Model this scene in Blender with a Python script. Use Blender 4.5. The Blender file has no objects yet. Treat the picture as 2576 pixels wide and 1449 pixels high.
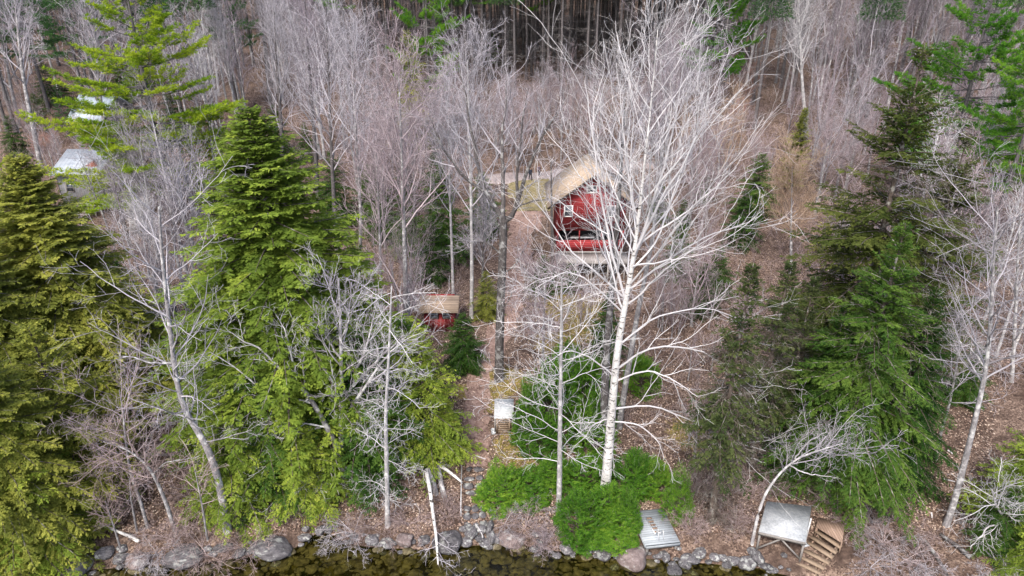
import bpy, math, random
import numpy as np
from mathutils import Vector, Matrix

# ------------------------------------------------------------------ camera, sky, sun
scene = bpy.context.scene
COL = scene.collection
CAM_H, PITCH, W0, H0, F0 = 30.0, math.radians(26.0), 2576.0, 1449.0, 1773.0
cam_d = bpy.data.cameras.new("camera")
cam_d.sensor_width = 36.0
cam_d.lens = 36.0 * F0 / W0
cam_d.clip_start = 0.5
cam_d.clip_end = 2000.0
cam = bpy.data.objects.new("camera", cam_d)
cam.location = (0, 0, CAM_H)
cam.rotation_euler = (math.pi / 2 - PITCH, 0, 0)
COL.objects.link(cam)
scene.camera = cam

SUN_EL, SUN_ROT = math.radians(52), math.radians(200)
world = bpy.data.worlds.new("World")
scene.world = world
world.use_nodes = True
wn = world.node_tree.nodes
wl = world.node_tree.links
sky = wn.new("ShaderNodeTexSky")
sky.sky_type = 'NISHITA'
sky.sun_disc = False
sky.sun_elevation = SUN_EL
sky.sun_rotation = SUN_ROT
sky.air_density = 1.0
sky.dust_density = 4.0
sky.ozone_density = 0.6
bg = wn["Background"]
bg.inputs[1].default_value = 0.14
wl.new(sky.outputs[0], bg.inputs[0])

sun_d = bpy.data.lights.new("sun", 'SUN')
sun_d.energy = 1.3
sun_d.angle = math.radians(12)
sun_d.color = (1.0, 0.95, 0.88)
sun = bpy.data.objects.new("sun", sun_d)
sdir = Vector((math.sin(SUN_ROT) * math.cos(SUN_EL), math.cos(SUN_ROT) * math.cos(SUN_EL), math.sin(SUN_EL)))
sun.rotation_euler = sdir.to_track_quat('Z', 'Y').to_euler()
sun.location = (0, -20, 80)
COL.objects.link(sun)

scene.view_settings.view_transform = 'Standard'
scene.view_settings.look = 'None'
scene.view_settings.exposure = 1.4
scene.view_settings.gamma = 1.0
scene.render.engine = 'CYCLES'
scene.render.filter_size = 0.95
cy = scene.cycles
cy.max_bounces = 6
cy.diffuse_bounces = 4
cy.glossy_bounces = 2
cy.transmission_bounces = 4
cy.transparent_max_bounces = 6
cy.caustics_reflective = False
cy.caustics_refractive = False

# ------------------------------------------------------------------ photo geometry helpers
cp, sp_ = math.cos(PITCH), math.sin(PITCH)
def ray(px, py):
    a = (px - W0 / 2) / F0
    b = -(py - H0 / 2) / F0
    return np.array([a, cp + b * sp_, -sp_ + b * cp])

_sy = np.array([-60, -32, -24.6, -21.4, -17.1, -13.8, -12.1, -11.2, -10.2, -9.3, -8.0, -5.2, -1.9, 0, 2.4, 6.8, 10, 13.3, 14.6, 18, 24, 32, 60.0])
_sv = np.array([26.7, 26.7, 26.9, 27.2, 27.5, 28.1, 28.5, 29.6, 29.7, 28.9, 28.7, 28.5, 28.8, 28.9, 28.4, 27.9, 27.6, 27.2, 26.7, 26.0, 25.2, 24.8, 24.5])
def shore(x):
    return np.interp(x, _sy, _sv)
_dd = np.array([-30, -6, -3, -1.2, -0.4, 0, 0.6, 1.5, 10, 31, 50, 70, 100, 140, 200, 300, 400.0])
_dz = np.array([-5, -1.5, -0.75, -0.42, -0.22, -0.05, 0.4, 0.8, 1.5, 2.6, 4.0, 5.5, 8.0, 13.0, 26.0, 62.0, 100.0])
def terr(x, y):
    x = np.asarray(x, float); y = np.asarray(y, float)
    d = y - shore(x)
    z = np.interp(d, _dd, _dz)
    k = np.clip(d / 8, 0, 1)
    z = z + k * (0.22 * np.sin(x * .31 + y * .17) + 0.18 * np.sin(x * .13 - y * .29 + 1.3) + 0.10 * np.sin(x * .77 + 2.1) * np.sin(y * .61))
    # the bank at the right stands higher
    z = z + 1.2 * np.clip((x - 18) / 14, 0, 1) * np.clip((d - 2) / 10, 0, 1)
    return z
def tz(x, y):
    return float(terr(x, y))

def ground(px, py):
    r = ray(px, py)
    t, o = 20.0, np.array([0, 0, CAM_H])
    step = 0.5
    while t < 500:
        p = o + r * t
        if p[2] <= tz(p[0], p[1]):
            lo, hi = t - step, t
            for _ in range(18):
                m = (lo + hi) / 2
                q = o + r * m
                if q[2] <= tz(q[0], q[1]): hi = m
                else: lo = m
            p = o + r * hi
            return np.array([p[0], p[1], tz(p[0], p[1])])
        t += step
    return o + r * 300.0
def on_z(px, py, z):
    r = ray(px, py)
    t = (z - CAM_H) / r[2]
    return np.array([r[0] * t, r[1] * t, z])
def on_y(px, py, Y):
    r = ray(px, py)
    t = Y / r[1]
    return np.array([r[0] * t, Y, CAM_H + r[2] * t])
def project(x, y, z):
    dz = z - CAM_H
    dep = y * cp - dz * sp_
    return (W0 / 2 + F0 * x / dep, H0 / 2 - F0 * (y * sp_ + dz * cp) / dep)

# ------------------------------------------------------------------ mesh helpers
class MB:
    """collects vertices and faces with a per-vertex value"""
    def __init__(self):
        self.v, self.q, self.t, self.a, self.n, self.ng = [], [], [], [], 0, []
    def add(self, verts, quads=None, tris=None, val=0.5):
        verts = np.asarray(verts, float).reshape(-1, 3)
        if quads is not None and len(quads): self.q.append(np.asarray(quads, np.int64).reshape(-1, 4) + self.n)
        if tris is not None and len(tris): self.t.append(np.asarray(tris, np.int64).reshape(-1, 3) + self.n)
        a = np.full(len(verts), val) if np.isscalar(val) else np.asarray(val, float).ravel()
        self.v.append(verts); self.a.append(a); self.n += len(verts)
    def box(self, c, s, rz=0.0, ry=0.0, rx=0.0, val=0.5):
        x, y, z = s[0] / 2, s[1] / 2, s[2] / 2
        vs = np.array([[-x, -y, -z], [x, -y, -z], [x, y, -z], [-x, y, -z], [-x, -y, z], [x, -y, z], [x, y, z], [-x, y, z]])
        if rz or ry or rx:
            M = np.array(Matrix.Rotation(rz, 3, 'Z') @ Matrix.Rotation(ry, 3, 'Y') @ Matrix.Rotation(rx, 3, 'X'))
            vs = vs @ M.T
        self.add(vs + np.asarray(c, float), [[0, 3, 2, 1], [4, 5, 6, 7], [0, 1, 5, 4], [1, 2, 6, 5], [2, 3, 7, 6], [3, 0, 4, 7]], val=val)
    def slab(self, corners, th, val=0.5):
        """a plate: four top corners (counter-clockwise from above) and a thickness downwards"""
        c = np.asarray(corners, float)
        n = np.cross(c[1] - c[0], c[3] - c[0]); n /= np.linalg.norm(n)
        if n[2] < 0:
            c = c[::-1]; n = -n
        vs = np.vstack([c - n * th, c])
        self.add(vs, [[0, 3, 2, 1], [4, 5, 6, 7], [0, 1, 5, 4], [1, 2, 6, 5], [2, 3, 7, 6], [3, 0, 4, 7]], val=val)
    def bar(self, a, b, w, h=None, val=0.5):
        a = np.asarray(a, float); b = np.asarray(b, float); h = h or w
        d = b - a; L = np.linalg.norm(d); d = d / L
        ref = np.array([0, 0, 1.0]) if abs(d[2]) < .95 else np.array([1.0, 0, 0])
        u = np.cross(d, ref); u /= np.linalg.norm(u); v = np.cross(u, d)
        vs = [p + u * sx * w / 2 + v * sy * h / 2 for p in (a, b) for sx, sy in ((-1, -1), (1, -1), (1, 1), (-1, 1))]
        self.add(vs, [[0, 1, 2, 3], [7, 6, 5, 4], [0, 4, 5, 1], [1, 5, 6, 2], [2, 6, 7, 3], [3, 7, 4, 0]], val=val)
    def prism(self, poly, y0, y1, val=0.5):
        """polygon in x,z extruded along y"""
        n = len(poly)
        vs = [(x, y0, z) for x, z in poly] + [(x, y1, z) for x, z in poly]
        base = self.n
        self.add(vs, [[i, (i + 1) % n, n + (i + 1) % n, n + i] for i in range(n)], val=val)
        self.ng.append([base + i for i in range(n)][::-1]); self.ng.append([base + n + i for i in range(n)])
    def tubes(self, P, R, sides=4, cap=False, val=None):
        P = np.asarray(P, float); R = np.asarray(R, float)
        if P.ndim == 2: P = P[None]; R = R[None]
        N, M, _ = P.shape
        T = np.gradient(P, axis=1); T /= np.linalg.norm(T, axis=2, keepdims=True) + 1e-9
        D = T.mean(1)
        ref = np.where(np.abs(D[:, 2:3]) > .8, np.array([[1.0, 0.13, 0]]), np.array([[0.05, 0, 1.0]]))
        U = np.cross(T, ref[:, None, :]); U /= np.linalg.norm(U, axis=2, keepdims=True) + 1e-9
        V = np.cross(T, U)
        an = 2 * np.pi * np.arange(sides) / sides
        vs = P[:, :, None] + R[:, :, None, None] * (np.cos(an)[:, None] * U[:, :, None] + np.sin(an)[:, None] * V[:, :, None])
        i = np.arange(N)[:, None, None] * M * sides; j = np.arange(M - 1)[None, :, None] * sides; k = np.arange(sides)[None, None, :]
        k2 = (k + 1) % sides
        q = np.stack([i + j + k, i + j + k2, i + j + sides + k2, i + j + sides + k], -1).reshape(-1, 4)
        a = .5 if val is None else (val if np.isscalar(val) else np.repeat(np.asarray(val), M * sides))
        base = self.n
        self.add(vs.reshape(-1, 3), q, val=a)
        if cap:
            for n in range(N):
                self.ng.append([base + n * M * sides + s for s in range(sides)][::-1])
                self.ng.append([base + n * M * sides + (M - 1) * sides + s for s in range(sides)])
    def mesh(self, name, smooth=False):
        me = bpy.data.meshes.new(name)
        V = np.concatenate(self.v); A = np.concatenate(self.a)
        loops, starts, tot, off = [], [], [], 0
        for arr, k in ((self.q, 4), (self.t, 3)):
            if arr:
                f = np.concatenate(arr); loops.append(f.ravel()); starts.append(off + np.arange(len(f)) * k); off += len(f) * k; tot.append(np.full(len(f), k))
        for g in self.ng:
            loops.append(np.array(g)); starts.append(np.array([off])); off += len(g); tot.append(np.array([len(g)]))
        L = np.concatenate(loops); S = np.concatenate(starts)
        me.vertices.add(len(V)); me.vertices.foreach_set("co", V.astype(np.float32).ravel())
        me.loops.add(len(L)); me.loops.foreach_set("vertex_index", L.astype(np.int32))
        me.polygons.add(len(S)); me.polygons.foreach_set("loop_start", S.astype(np.int32))
        if smooth: me.polygons.foreach_set("use_smooth", np.ones(len(S), bool))
        me.update(calc_edges=True)
        at = me.attributes.new("tone", 'FLOAT', 'POINT'); at.data.foreach_set("value", A.astype(np.float32))
        return me
    def build(self, name, mat, parent=None, smooth=False):
        me = self.mesh(name, smooth)
        me.materials.append(mat)
        return link(name, me, parent)

def link(name, data, parent=None):
    o = bpy.data.objects.new(name, data)
    COL.objects.link(o)
    if parent is not None: o.parent = parent
    return o
def tag(o, label=None, cat=None, group=None, kind=None):
    if label: o["label"] = label
    if cat: o["category"] = cat
    if group: o["group"] = group
    if kind: o["kind"] = kind
    return o
def thing(name, label, cat, loc=(0, 0, 0), rz=0.0, group=None):
    o = link(name, None)
    o.location = tuple(float(c) for c in loc); o.rotation_euler = (0, 0, rz)
    return tag(o, label, cat, group)
def children(o):
    return KIDS.get(o.name, [])
KIDS = {}
def copy_tree(o, loc, rz, sc, label, cat, group=None, tilt=(0, 0)):
    r = o.copy(); COL.objects.link(r)
    r.location = tuple(float(c) for c in loc); r.rotation_euler = (tilt[0], tilt[1], rz)
    r.scale = sc if isinstance(sc, tuple) else (sc, sc, sc)
    for k in list(r.keys()): del r[k]
    tag(r, label, cat, group)
    for ch in KIDS[o.name]:
        c = ch.copy(); COL.objects.link(c); c.parent = r
    return r

# ------------------------------------------------------------------ materials
def new_mat(name):
    m = bpy.data.materials.new(name); m.use_nodes = True
    nt = m.node_tree; nt.nodes.clear()
    out = nt.nodes.new("ShaderNodeOutputMaterial")
    return m, nt, out
def N(nt, t, **kw):
    n = nt.nodes.new(t)
    for k, v in kw.items():
        if k in n.inputs: n.inputs[k].default_value = v
        else: setattr(n, k, v)
    return n
def ramp(nt, fac, stops, interp='LINEAR'):
    r = nt.nodes.new("ShaderNodeValToRGB"); cr = r.color_ramp; cr.interpolation = interp
    while len(cr.elements) < len(stops): cr.elements.new(.5)
    for e, (p, c) in zip(cr.elements, stops):
        e.position = p; e.color = (c[0], c[1], c[2], 1)
    nt.links.new(fac, r.inputs[0])
    return r.outputs[0]
def noise(nt, vec, scale, detail=3, rough=.6):
    n = N(nt, "ShaderNodeTexNoise"); n.inputs["Scale"].default_value = scale; n.inputs["Detail"].default_value = detail; n.inputs["Roughness"].default_value = rough
    if vec is not None: nt.links.new(vec, n.inputs["Vector"])
    return n.outputs["Fac"]
def mix(nt, fac, a, b, mode='MIX'):
    m = nt.nodes.new("ShaderNodeMix"); m.data_type = 'RGBA'; m.blend_type = mode
    for i, x in ((0, fac), (6, a), (7, b)):
        if isinstance(x, (int, float)): m.inputs[i].default_value = x
        elif isinstance(x, tuple): m.inputs[i].default_value = (*x[:3], 1)
        else: nt.links.new(x, m.inputs[i])
    return m.outputs[2]
def mth(nt, op, a, b=None):
    m = nt.nodes.new("ShaderNodeMath"); m.operation = op
    for i, x in enumerate((a, b)):
        if x is None: continue
        if isinstance(x, (int, float)): m.inputs[i].default_value = x
        else: nt.links.new(x, m.inputs[i])
    return m.outputs[0]
def coords(nt, kind="Object"):
    return nt.nodes.new("ShaderNodeTexCoord").outputs[kind]
def geo_pos(nt):
    return nt.nodes.new("ShaderNodeNewGeometry").outputs["Position"]
def mapped(nt, vec, scale=(1, 1, 1)):
    m = nt.nodes.new("ShaderNodeMapping"); m.inputs["Scale"].default_value = scale
    nt.links.new(vec, m.inputs[0]); return m.outputs[0]
def finish(nt, out, color, rough=.85, bump=None, bump_s=.3, spec=.2, metal=0.0):
    p = nt.nodes.new("ShaderNodeBsdfPrincipled")
    if isinstance(color, tuple): p.inputs["Base Color"].default_value = (*color, 1)
    else: nt.links.new(color, p.inputs["Base Color"])
    p.inputs["Roughness"].default_value = rough
    p.inputs["Specular IOR Level"].default_value = spec
    p.inputs["Metallic"].default_value = metal
    if bump is not None:
        b = nt.nodes.new("ShaderNodeBump"); b.inputs["Strength"].default_value = bump_s; b.inputs["Distance"].default_value = .05
        nt.links.new(bump, b.inputs["Height"]); nt.links.new(b.outputs[0], p.inputs["Normal"])
    nt.links.new(p.outputs[0], out.inputs[0])
    return p

def foliage_mat(name, stops, trans=.46, spread=.5):
    m, nt, out = new_mat(name)
    at = N(nt, "ShaderNodeAttribute", attribute_name="tone").outputs["Fac"]
    rnd = N(nt, "ShaderNodeObjectInfo").outputs["Random"]
    nz = noise(nt, coords(nt), 1.1, 2)
    f = mth(nt, 'ADD', mth(nt, 'MULTIPLY', at, spread), mth(nt, 'MULTIPLY', nz, .5))
    f = mth(nt, 'ADD', f, mth(nt, 'MULTIPLY', mth(nt, 'SUBTRACT', rnd, .5), .26))
    c = ramp(nt, f, stops)
    d = N(nt, "ShaderNodeBsdfDiffuse"); nt.links.new(c, d.inputs[0])
    t = N(nt, "ShaderNodeBsdfTranslucent"); nt.links.new(c, t.inputs[0])
    mx = N(nt, "ShaderNodeMixShader"); mx.inputs[0].default_value = trans
    nt.links.new(d.outputs[0], mx.inputs[1]); nt.links.new(t.outputs[0], mx.inputs[2]); nt.links.new(mx.outputs[0], out.inputs[0])
    return m
def bark_mat(name, dark, light, patch=None, scale=3.0, vert=.35):
    m, nt, out = new_mat(name)
    co = mapped(nt, coords(nt), (1, 1, vert))
    n1 = noise(nt, co, scale * 4, 4, .7)
    c = ramp(nt, n1, [(.3, dark), (.7, light)])
    if patch:
        n2 = noise(nt, coords(nt), scale * .8, 3)
        msk = ramp(nt, n2, [(.52, (0, 0, 0)), (.62, (1, 1, 1))])
        c = mix(nt, msk, c, patch)
    rnd = N(nt, "ShaderNodeObjectInfo").outputs["Random"]
    g = mth(nt, 'ADD', mth(nt, 'MULTIPLY', rnd, .35), .82)
    h = N(nt, "ShaderNodeHueSaturation"); nt.links.new(c, h.inputs["Color"]); nt.links.new(g, h.inputs["Value"])
    finish(nt, out, h.outputs[0], .9, n1, .5, .1)
    return m
def twig_mat(name, a, b, c3):
    m, nt, out = new_mat(name)
    at = N(nt, "ShaderNodeAttribute", attribute_name="tone").outputs["Fac"]
    rnd = N(nt, "ShaderNodeObjectInfo").outputs["Random"]
    c = ramp(nt, at, [(0, a), (.5, b), (1, c3)])
    g = mth(nt, 'ADD', mth(nt, 'MULTIPLY', rnd, .3), .85)
    h = N(nt, "ShaderNodeHueSaturation"); nt.links.new(c, h.inputs["Color"]); nt.links.new(g, h.inputs["Value"])
    finish(nt, out, h.outputs[0], .8, None, 0, .15)
    return m
def birch_mat():
    m, nt, out = new_mat("birch_bark")
    co = coords(nt)
    n1 = noise(nt, mapped(nt, co, (1.3, 1.3, 5)), 2.0, 3, .65)
    scar = ramp(nt, n1, [(.56, (0, 0, 0)), (.62, (1, 1, 1))])
    n2 = noise(nt, mapped(nt, co, (1, 1, .5)), 3.0, 4)
    base = ramp(nt, n2, [(.3, (.34, .33, .325)), (.62, (.62, .61, .60))])
    c = mix(nt, scar, base, (.06, .055, .05))
    finish(nt, out, c, .75, n2, .15, .2)
    return m
def wood_mat(name, a, b, plank=None, axis=0, gap=.06):
    """weathered boards; plank = board width in metres along axis (0=x,1=y,2=z)"""
    m, nt, out = new_mat(name)
    co = coords(nt)
    sc = [3, 3, 3]; sc[axis] = 22
    n1 = noise(nt, mapped(nt, co, tuple(sc)), 1.0, 4)
    n2 = noise(nt, co, 1.7, 3)
    c = ramp(nt, mth(nt, 'ADD', mth(nt, 'MULTIPLY', n1, .6), mth(nt, 'MULTIPLY', n2, .4)), [(.3, a), (.7, b)])
    bump = n1
    if plank:
        sx = N(nt, "ShaderNodeSeparateXYZ"); nt.links.new(co, sx.inputs[0])
        v = mth(nt, 'DIVIDE', sx.outputs[axis], plank)
        fr = mth(nt, 'FRACT', v)
        wn_ = N(nt, "ShaderNodeTexWhiteNoise", noise_dimensions='1D'); nt.links.new(mth(nt, 'FLOOR', v), wn_.inputs["W"])
        val = mth(nt, 'ADD', mth(nt, 'MULTIPLY', wn_.outputs["Value"], .28), .86)
        h = N(nt, "ShaderNodeHueSaturation"); nt.links.new(c, h.inputs["Color"]); nt.links.new(val, h.inputs["Value"])
        lip = mth(nt, 'GREATER_THAN', fr, gap)
        c = mix(nt, lip, (a[0] * .25, a[1] * .25, a[2] * .25), h.outputs[0])
        bump = fr
    finish(nt, out, c, .85, bump, .4, .15)
    return m
def metal_roof_mat(name, a, b, rib, axis=0, stain=None):
    m, nt, out = new_mat(name)
    co = coords(nt)
    n2 = noise(nt, co, 1.3, 5, .7)
    n3 = noise(nt, co, 9, 3, .7)
    c = ramp(nt, mth(nt, 'ADD', mth(nt, 'MULTIPLY', n2, .6), mth(nt, 'MULTIPLY', n3, .4)), [(.35, a), (.62, b)])
    bump = n3
    if rib:
        sx = N(nt, "ShaderNodeSeparateXYZ"); nt.links.new(co, sx.inputs[0])
        fr = mth(nt, 'FRACT', mth(nt, 'DIVIDE', sx.outputs[axis], rib))
        bump = mth(nt, 'PINGPONG', fr, .5)
        line = mth(nt, 'LESS_THAN', fr, .12)
        c = mix(nt, mth(nt, 'MULTIPLY', line, .45), c, (a[0] * .5, a[1] * .5, a[2] * .5))
    finish(nt, out, c, .5, bump, .5, .4)
    return m
def plain_mat(name, c, rough=.7, spec=.3, metal=0.0, var=.15, scale=6):
    m, nt, out = new_mat(name)
    n1 = noise(nt, coords(nt), scale, 4)
    lo = tuple(x * (1 - var) for x in c); hi = tuple(min(1, x * (1 + var)) for x in c)
    finish(nt, out, ramp(nt, n1, [(.3, lo), (.7, hi)]), rough, n1, .1, spec, metal)
    return m

M = {}
M['hemlock'] = foliage_mat("hemlock_needles", [(.12, (0.065, 0.109, 0.020)), (.42, (0.185, 0.266, 0.043)), (.68, (0.346, 0.428, 0.068)), (.92, (0.547, 0.580, 0.114))])
M['hemlock_olive'] = foliage_mat("hemlock_olive_needles", [(.12, (0.070, 0.094, 0.025)), (.42, (0.196, 0.226, 0.048)), (.68, (0.352, 0.369, 0.075)), (.92, (0.534, 0.517, 0.126))])
M['hemlock_dark'] = foliage_mat("hemlock_dark_needles", [(.12, (0.014, 0.040, 0.012)), (.42, (0.040, 0.095, 0.021)), (.68, (0.093, 0.168, 0.032)), (.92, (0.150, 0.232, 0.046))])
M['hemlock_dull'] = foliage_mat("dull_hemlock_needles", [(.12, (.022, .036, .012)), (.42, (.066, .090, .024)), (.68, (.125, .150, .040)), (.92, (.19, .20, .06))])
M['spruce'] = foliage_mat("spruce_needles", [(.12, (.020, .036, .016)), (.42, (.055, .080, .030)), (.68, (.10, .125, .045)), (.92, (.15, .165, .07))])
M['yew'] = foliage_mat("low_evergreen_needles", [(.12, (0.024, 0.077, 0.013)), (.42, (0.077, 0.198, 0.024)), (.68, (0.165, 0.323, 0.037)), (.92, (0.304, 0.436, 0.053))])
M['pine_yellow'] = foliage_mat("pine_yellow_needles", [(.12, (.060, .13, .012)), (.40, (.18, .29, .022)), (.64, (.34, .43, .034)), (.92, (.52, .55, .06))])
M['pine_green'] = foliage_mat("pine_green_needles", [(.12, (.03, .10, .014)), (.42, (.085, .23, .026)), (.68, (.17, .34, .036)), (.92, (.30, .44, .05))])
M['pine_blue'] = foliage_mat("pine_bluish_needles", [(.12, (.016, .050, .018)), (.42, (.040, .105, .035)), (.68, (.085, .175, .055)), (.92, (.15, .25, .09))])
M['bark_grey'] = bark_mat("grey_bark", (.10, .095, .10), (.29, .28, .29), (.42, .42, .42))
M['bark_dark'] = bark_mat("dark_bark", (.040, .036, .036), (.13, .12, .12), (.24, .24, .24))
M['bark_pale'] = bark_mat("pale_bark", (.22, .215, .22), (.44, .43, .44), (.55, .55, .55))
M['bark_pine'] = bark_mat("pine_bark", (.05, .045, .045), (.16, .15, .155), None)
M['bark_conifer'] = bark_mat("conifer_bark", (.045, .035, .028), (.14, .115, .10), (.26, .25, .23))
M['birch'] = birch_mat()
M['twig_grey'] = twig_mat("grey_twigs", (.15, .14, .155), (.29, .275, .30), (.50, .48, .52))
M['twig_white'] = twig_mat("white_twigs", (.24, .235, .24), (.44, .43, .445), (.66, .65, .665))
M['twig_pink'] = twig_mat("pink_twigs", (.12, .095, .105), (.27, .22, .24), (.47, .405, .425))
M['twig_purple'] = twig_mat("purple_twigs", (.10, .08, .09), (.20, .17, .195), (.36, .32, .36))
M['twig_red'] = twig_mat("reddish_twigs", (.20, .10, .08), (.34, .20, .165), (.44, .31, .27))
M['twig_tan'] = twig_mat("tan_twigs", (.20, .13, .08), (.33, .235, .165), (.44, .36, .29))
M['twig_brush'] = twig_mat("brush_twigs", (.12, .085, .08), (.255, .195, .19), (.42, .345, .345))
M['twig_dark'] = twig_mat("dead_dark_twigs", (.06, .055, .055), (.13, .12, .12), (.24, .23, .23))

# ------------------------------------------------------------------ growth of branches (vectorised)
def interp(P, idx, t):
    Mn = P.shape[1]
    f = np.clip(t, 0, 1) * (Mn - 1); i = np.minimum(f.astype(int), Mn - 2); w = (f - i)
    if P.ndim == 3:
        w = w[:, None]
    return P[idx, i] * (1 - w) + P[idx, i + 1] * w
def unit(v):
    return v / (np.linalg.norm(v, axis=-1, keepdims=True) + 1e-9)
def grow(rng, P, R, n, t0, t1, ang, lenf, Mn, up=.0, wob=.12, rr=.6, rtip=.006, rmax=None, shape=None, tip=False, Lmin=0.0):
    Np = len(P)
    n = np.full(Np, n) if np.isscalar(n) else n
    idx = np.repeat(np.arange(Np), n); K = len(idx)
    k = np.arange(K) - np.repeat(np.cumsum(n) - n, n)
    t = t0 + (t1 - t0) * (k + rng.uniform(0.1, .9, K)) / np.repeat(n, n)
    if tip: t[k == np.repeat(n, n) - 1] = 1.0
    pos = interp(P, idx, t); ra = interp(R, idx, t)
    tan = unit(interp(P, idx, np.minimum(t + .06, 1)) - interp(P, idx, np.maximum(t - .06, 0)))
    PL = np.linalg.norm(np.diff(P, axis=1), axis=2).sum(1)[idx]
    az = k * 2.4 + rng.uniform(-.7, .7, K) + np.repeat(rng.uniform(0, 6.28, Np), n)
    ref = np.where(np.abs(tan[:, 2:3]) > .9, np.array([[1.0, 0, 0]]), np.array([[0, 0, 1.0]]))
    u = unit(np.cross(tan, ref)); v = np.cross(u, tan)
    a = np.radians(rng.uniform(ang[0], ang[1], K))
    if tip: a = np.where(t >= 1.0, a * .3, a)
    d = tan * np.cos(a)[:, None] + (u * np.cos(az)[:, None] + v * np.sin(az)[:, None]) * np.sin(a)[:, None]
    L = PL * lenf * rng.uniform(.65, 1.15, K) * (shape(t) if shape else 1.0)
    L = np.maximum(L, Lmin)
    out = np.zeros((K, Mn, 3)); out[:, 0] = pos
    st = (L / (Mn - 1))[:, None]
    for m in range(1, Mn):
        d = unit(d + np.array([0, 0, up]) + rng.normal(0, wob, (K, 3)))
        out[:, m] = out[:, m - 1] + d * st
    r0 = np.minimum(ra * rr, L * .012 + .003)
    if rmax: r0 = np.minimum(r0, rmax)
    r0 = np.maximum(r0, rtip)
    s = np.linspace(0, 1, Mn)[None]
    rad = r0[:, None] * (1 - s) + rtip * s
    return out, rad
def trunk_line(rng, H, r0, Mn=14, wob=.012, rt=.02, lean=(0, 0)):
    d = np.array([lean[0], lean[1], 1.0]); P = np.zeros((Mn, 3)); st = H / (Mn - 1)
    for m in range(1, Mn):
        d = unit(d + np.append(rng.normal(0, wob, 2), 0.02)); P[m] = P[m - 1] + d * st
    s = np.linspace(0, 1, Mn)
    R = r0 * (1 - s) ** .8 + rt
    R[0] *= 1.35
    return P[None], R[None]

def tree_obj(name, trunk, crown, bark, twig):
    root = link(name, None)
    a = trunk.build("trunk", M[bark], root, smooth=True)
    b = crown.build("crown", M[twig], root)
    KIDS[root.name] = [a, b]
    return root
def put_levels(mb, levels, rng, sides=(5, 4, 3, 3, 3)):
    for (P, R), s in zip(levels, sides):
        mb.tubes(P, R, s, val=rng.uniform(0, 1, len(P)))

def bare_slender(seed, H=20, t_low=.4, bark='bark_grey', twig='twig_grey', n1=24, dens=1.0, rt=.008, spread=1.0):
    rng = np.random.default_rng(seed)
    T = trunk_line(rng, H, H * .0095, 16, .016)
    l1 = grow(rng, *T, n1, t_low, .98, (26, 48), .27 * spread, 8, up=.07, wob=.09, rr=.5, rtip=.012, shape=lambda t: 1.15 - .75 * t)
    l2 = grow(rng, *l1, 6, .18, .98, (28, 52), .45, 6, up=.05, wob=.12, rtip=.010, rr=.55)
    l3 = grow(rng, *l2, int(4 * dens), .15, 1, (25, 55), .45, 4, up=.04, wob=.14, rtip=rt)
    l4 = grow(rng, *l3, int(1 * dens), .15, 1, (25, 55), .55, 3, up=.03, wob=.12, rtip=rt * .8, Lmin=.3)
    t, c = MB(), MB(); t.tubes(*T, 8); put_levels(c, [l1, l2, l3, l4], rng)
    return tree_obj("bare_tree", t, c, bark, twig)
def bare_spreading(seed, H=18, fork=(.3, .6), nm=6, bark='bark_grey', twig='twig_grey', rt=.008, name="bare_tree"):
    rng = np.random.default_rng(seed)
    T = trunk_line(rng, H * .72, H * .012, 12, .03, rt=.05)
    l1 = grow(rng, *T, nm, fork[0], fork[1] + .35, (22, 42), .75, 11, up=.06, wob=.08, rr=.68, rtip=.02)
    l2 = grow(rng, *l1, 8, .2, .98, (28, 55), .34, 7, up=.05, wob=.12, rtip=.011, rr=.5)
    l3 = grow(rng, *l2, 5, .2, 1, (28, 55), .45, 5, up=.04, wob=.13, rtip=.009)
    l4 = grow(rng, *l3, 4, .15, 1, (25, 55), .45, 3, up=.03, wob=.14, rtip=rt * .85, Lmin=.3)
    l5 = grow(rng, *l4, 1, .2, 1, (25, 50), .5, 3, up=.02, wob=.12, rtip=rt * .7, Lmin=.25)
    t, c = MB(), MB(); t.tubes(*T, 9); put_levels(c, [l1, l2, l3, l4, l5], rng)
    return tree_obj(name, t, c, bark, twig)
def bare_bush(seed, H=2.6, stems=14, twig='twig_brush', arch=-.05, rt=.006, name="bare_shrub", spread=(10, 50), rs=.016, lev=(6, 5, 3)):
    rng = np.random.default_rng(seed)
    T = trunk_line(rng, .25, .05, 4, .02, rt=.03)
    l1 = grow(rng, *T, stems, .1, 1, spread, 1, 8, up=arch, wob=.1, rtip=rt, Lmin=H * .7)
    l1[0][:, 1:] *= 1.0
    l1 = (l1[0], np.linspace(rs, rt, 8)[None].repeat(len(l1[0]), 0))
    l2 = grow(rng, *l1, lev[0], .2, 1, (25, 60), .4, 6, up=arch * .6, wob=.14, rtip=rt, rr=.6)
    l3 = grow(rng, *l2, lev[1], .2, 1, (25, 60), .45, 4, up=0, wob=.15, rtip=rt * .9)
    l4 = grow(rng, *l3, lev[2], .2, 1, (25, 60), .5, 3, up=0, wob=.15, rtip=rt * .8, Lmin=.12)
    c = MB(); put_levels(c, [T] + [l1, l2, l3, l4], rng, (5, 4, 3, 3, 3))
    root = c.build(name, M[twig])
    KIDS[root.name] = []
    return root

def blades(mb, B, D, Nn, L, Wd, val):
    """rhombic leaflets"""
    S = unit(np.cross(D, Nn)) * (Wd / 2)[:, None]
    m = B + D * (L * .42)[:, None]
    v = np.stack([B, m + S, B + D * L[:, None], m - S], 1).reshape(-1, 3)
    q = np.arange(len(B) * 4).reshape(-1, 4)
    mb.add(v, q, val=np.repeat(val, 4))

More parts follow.
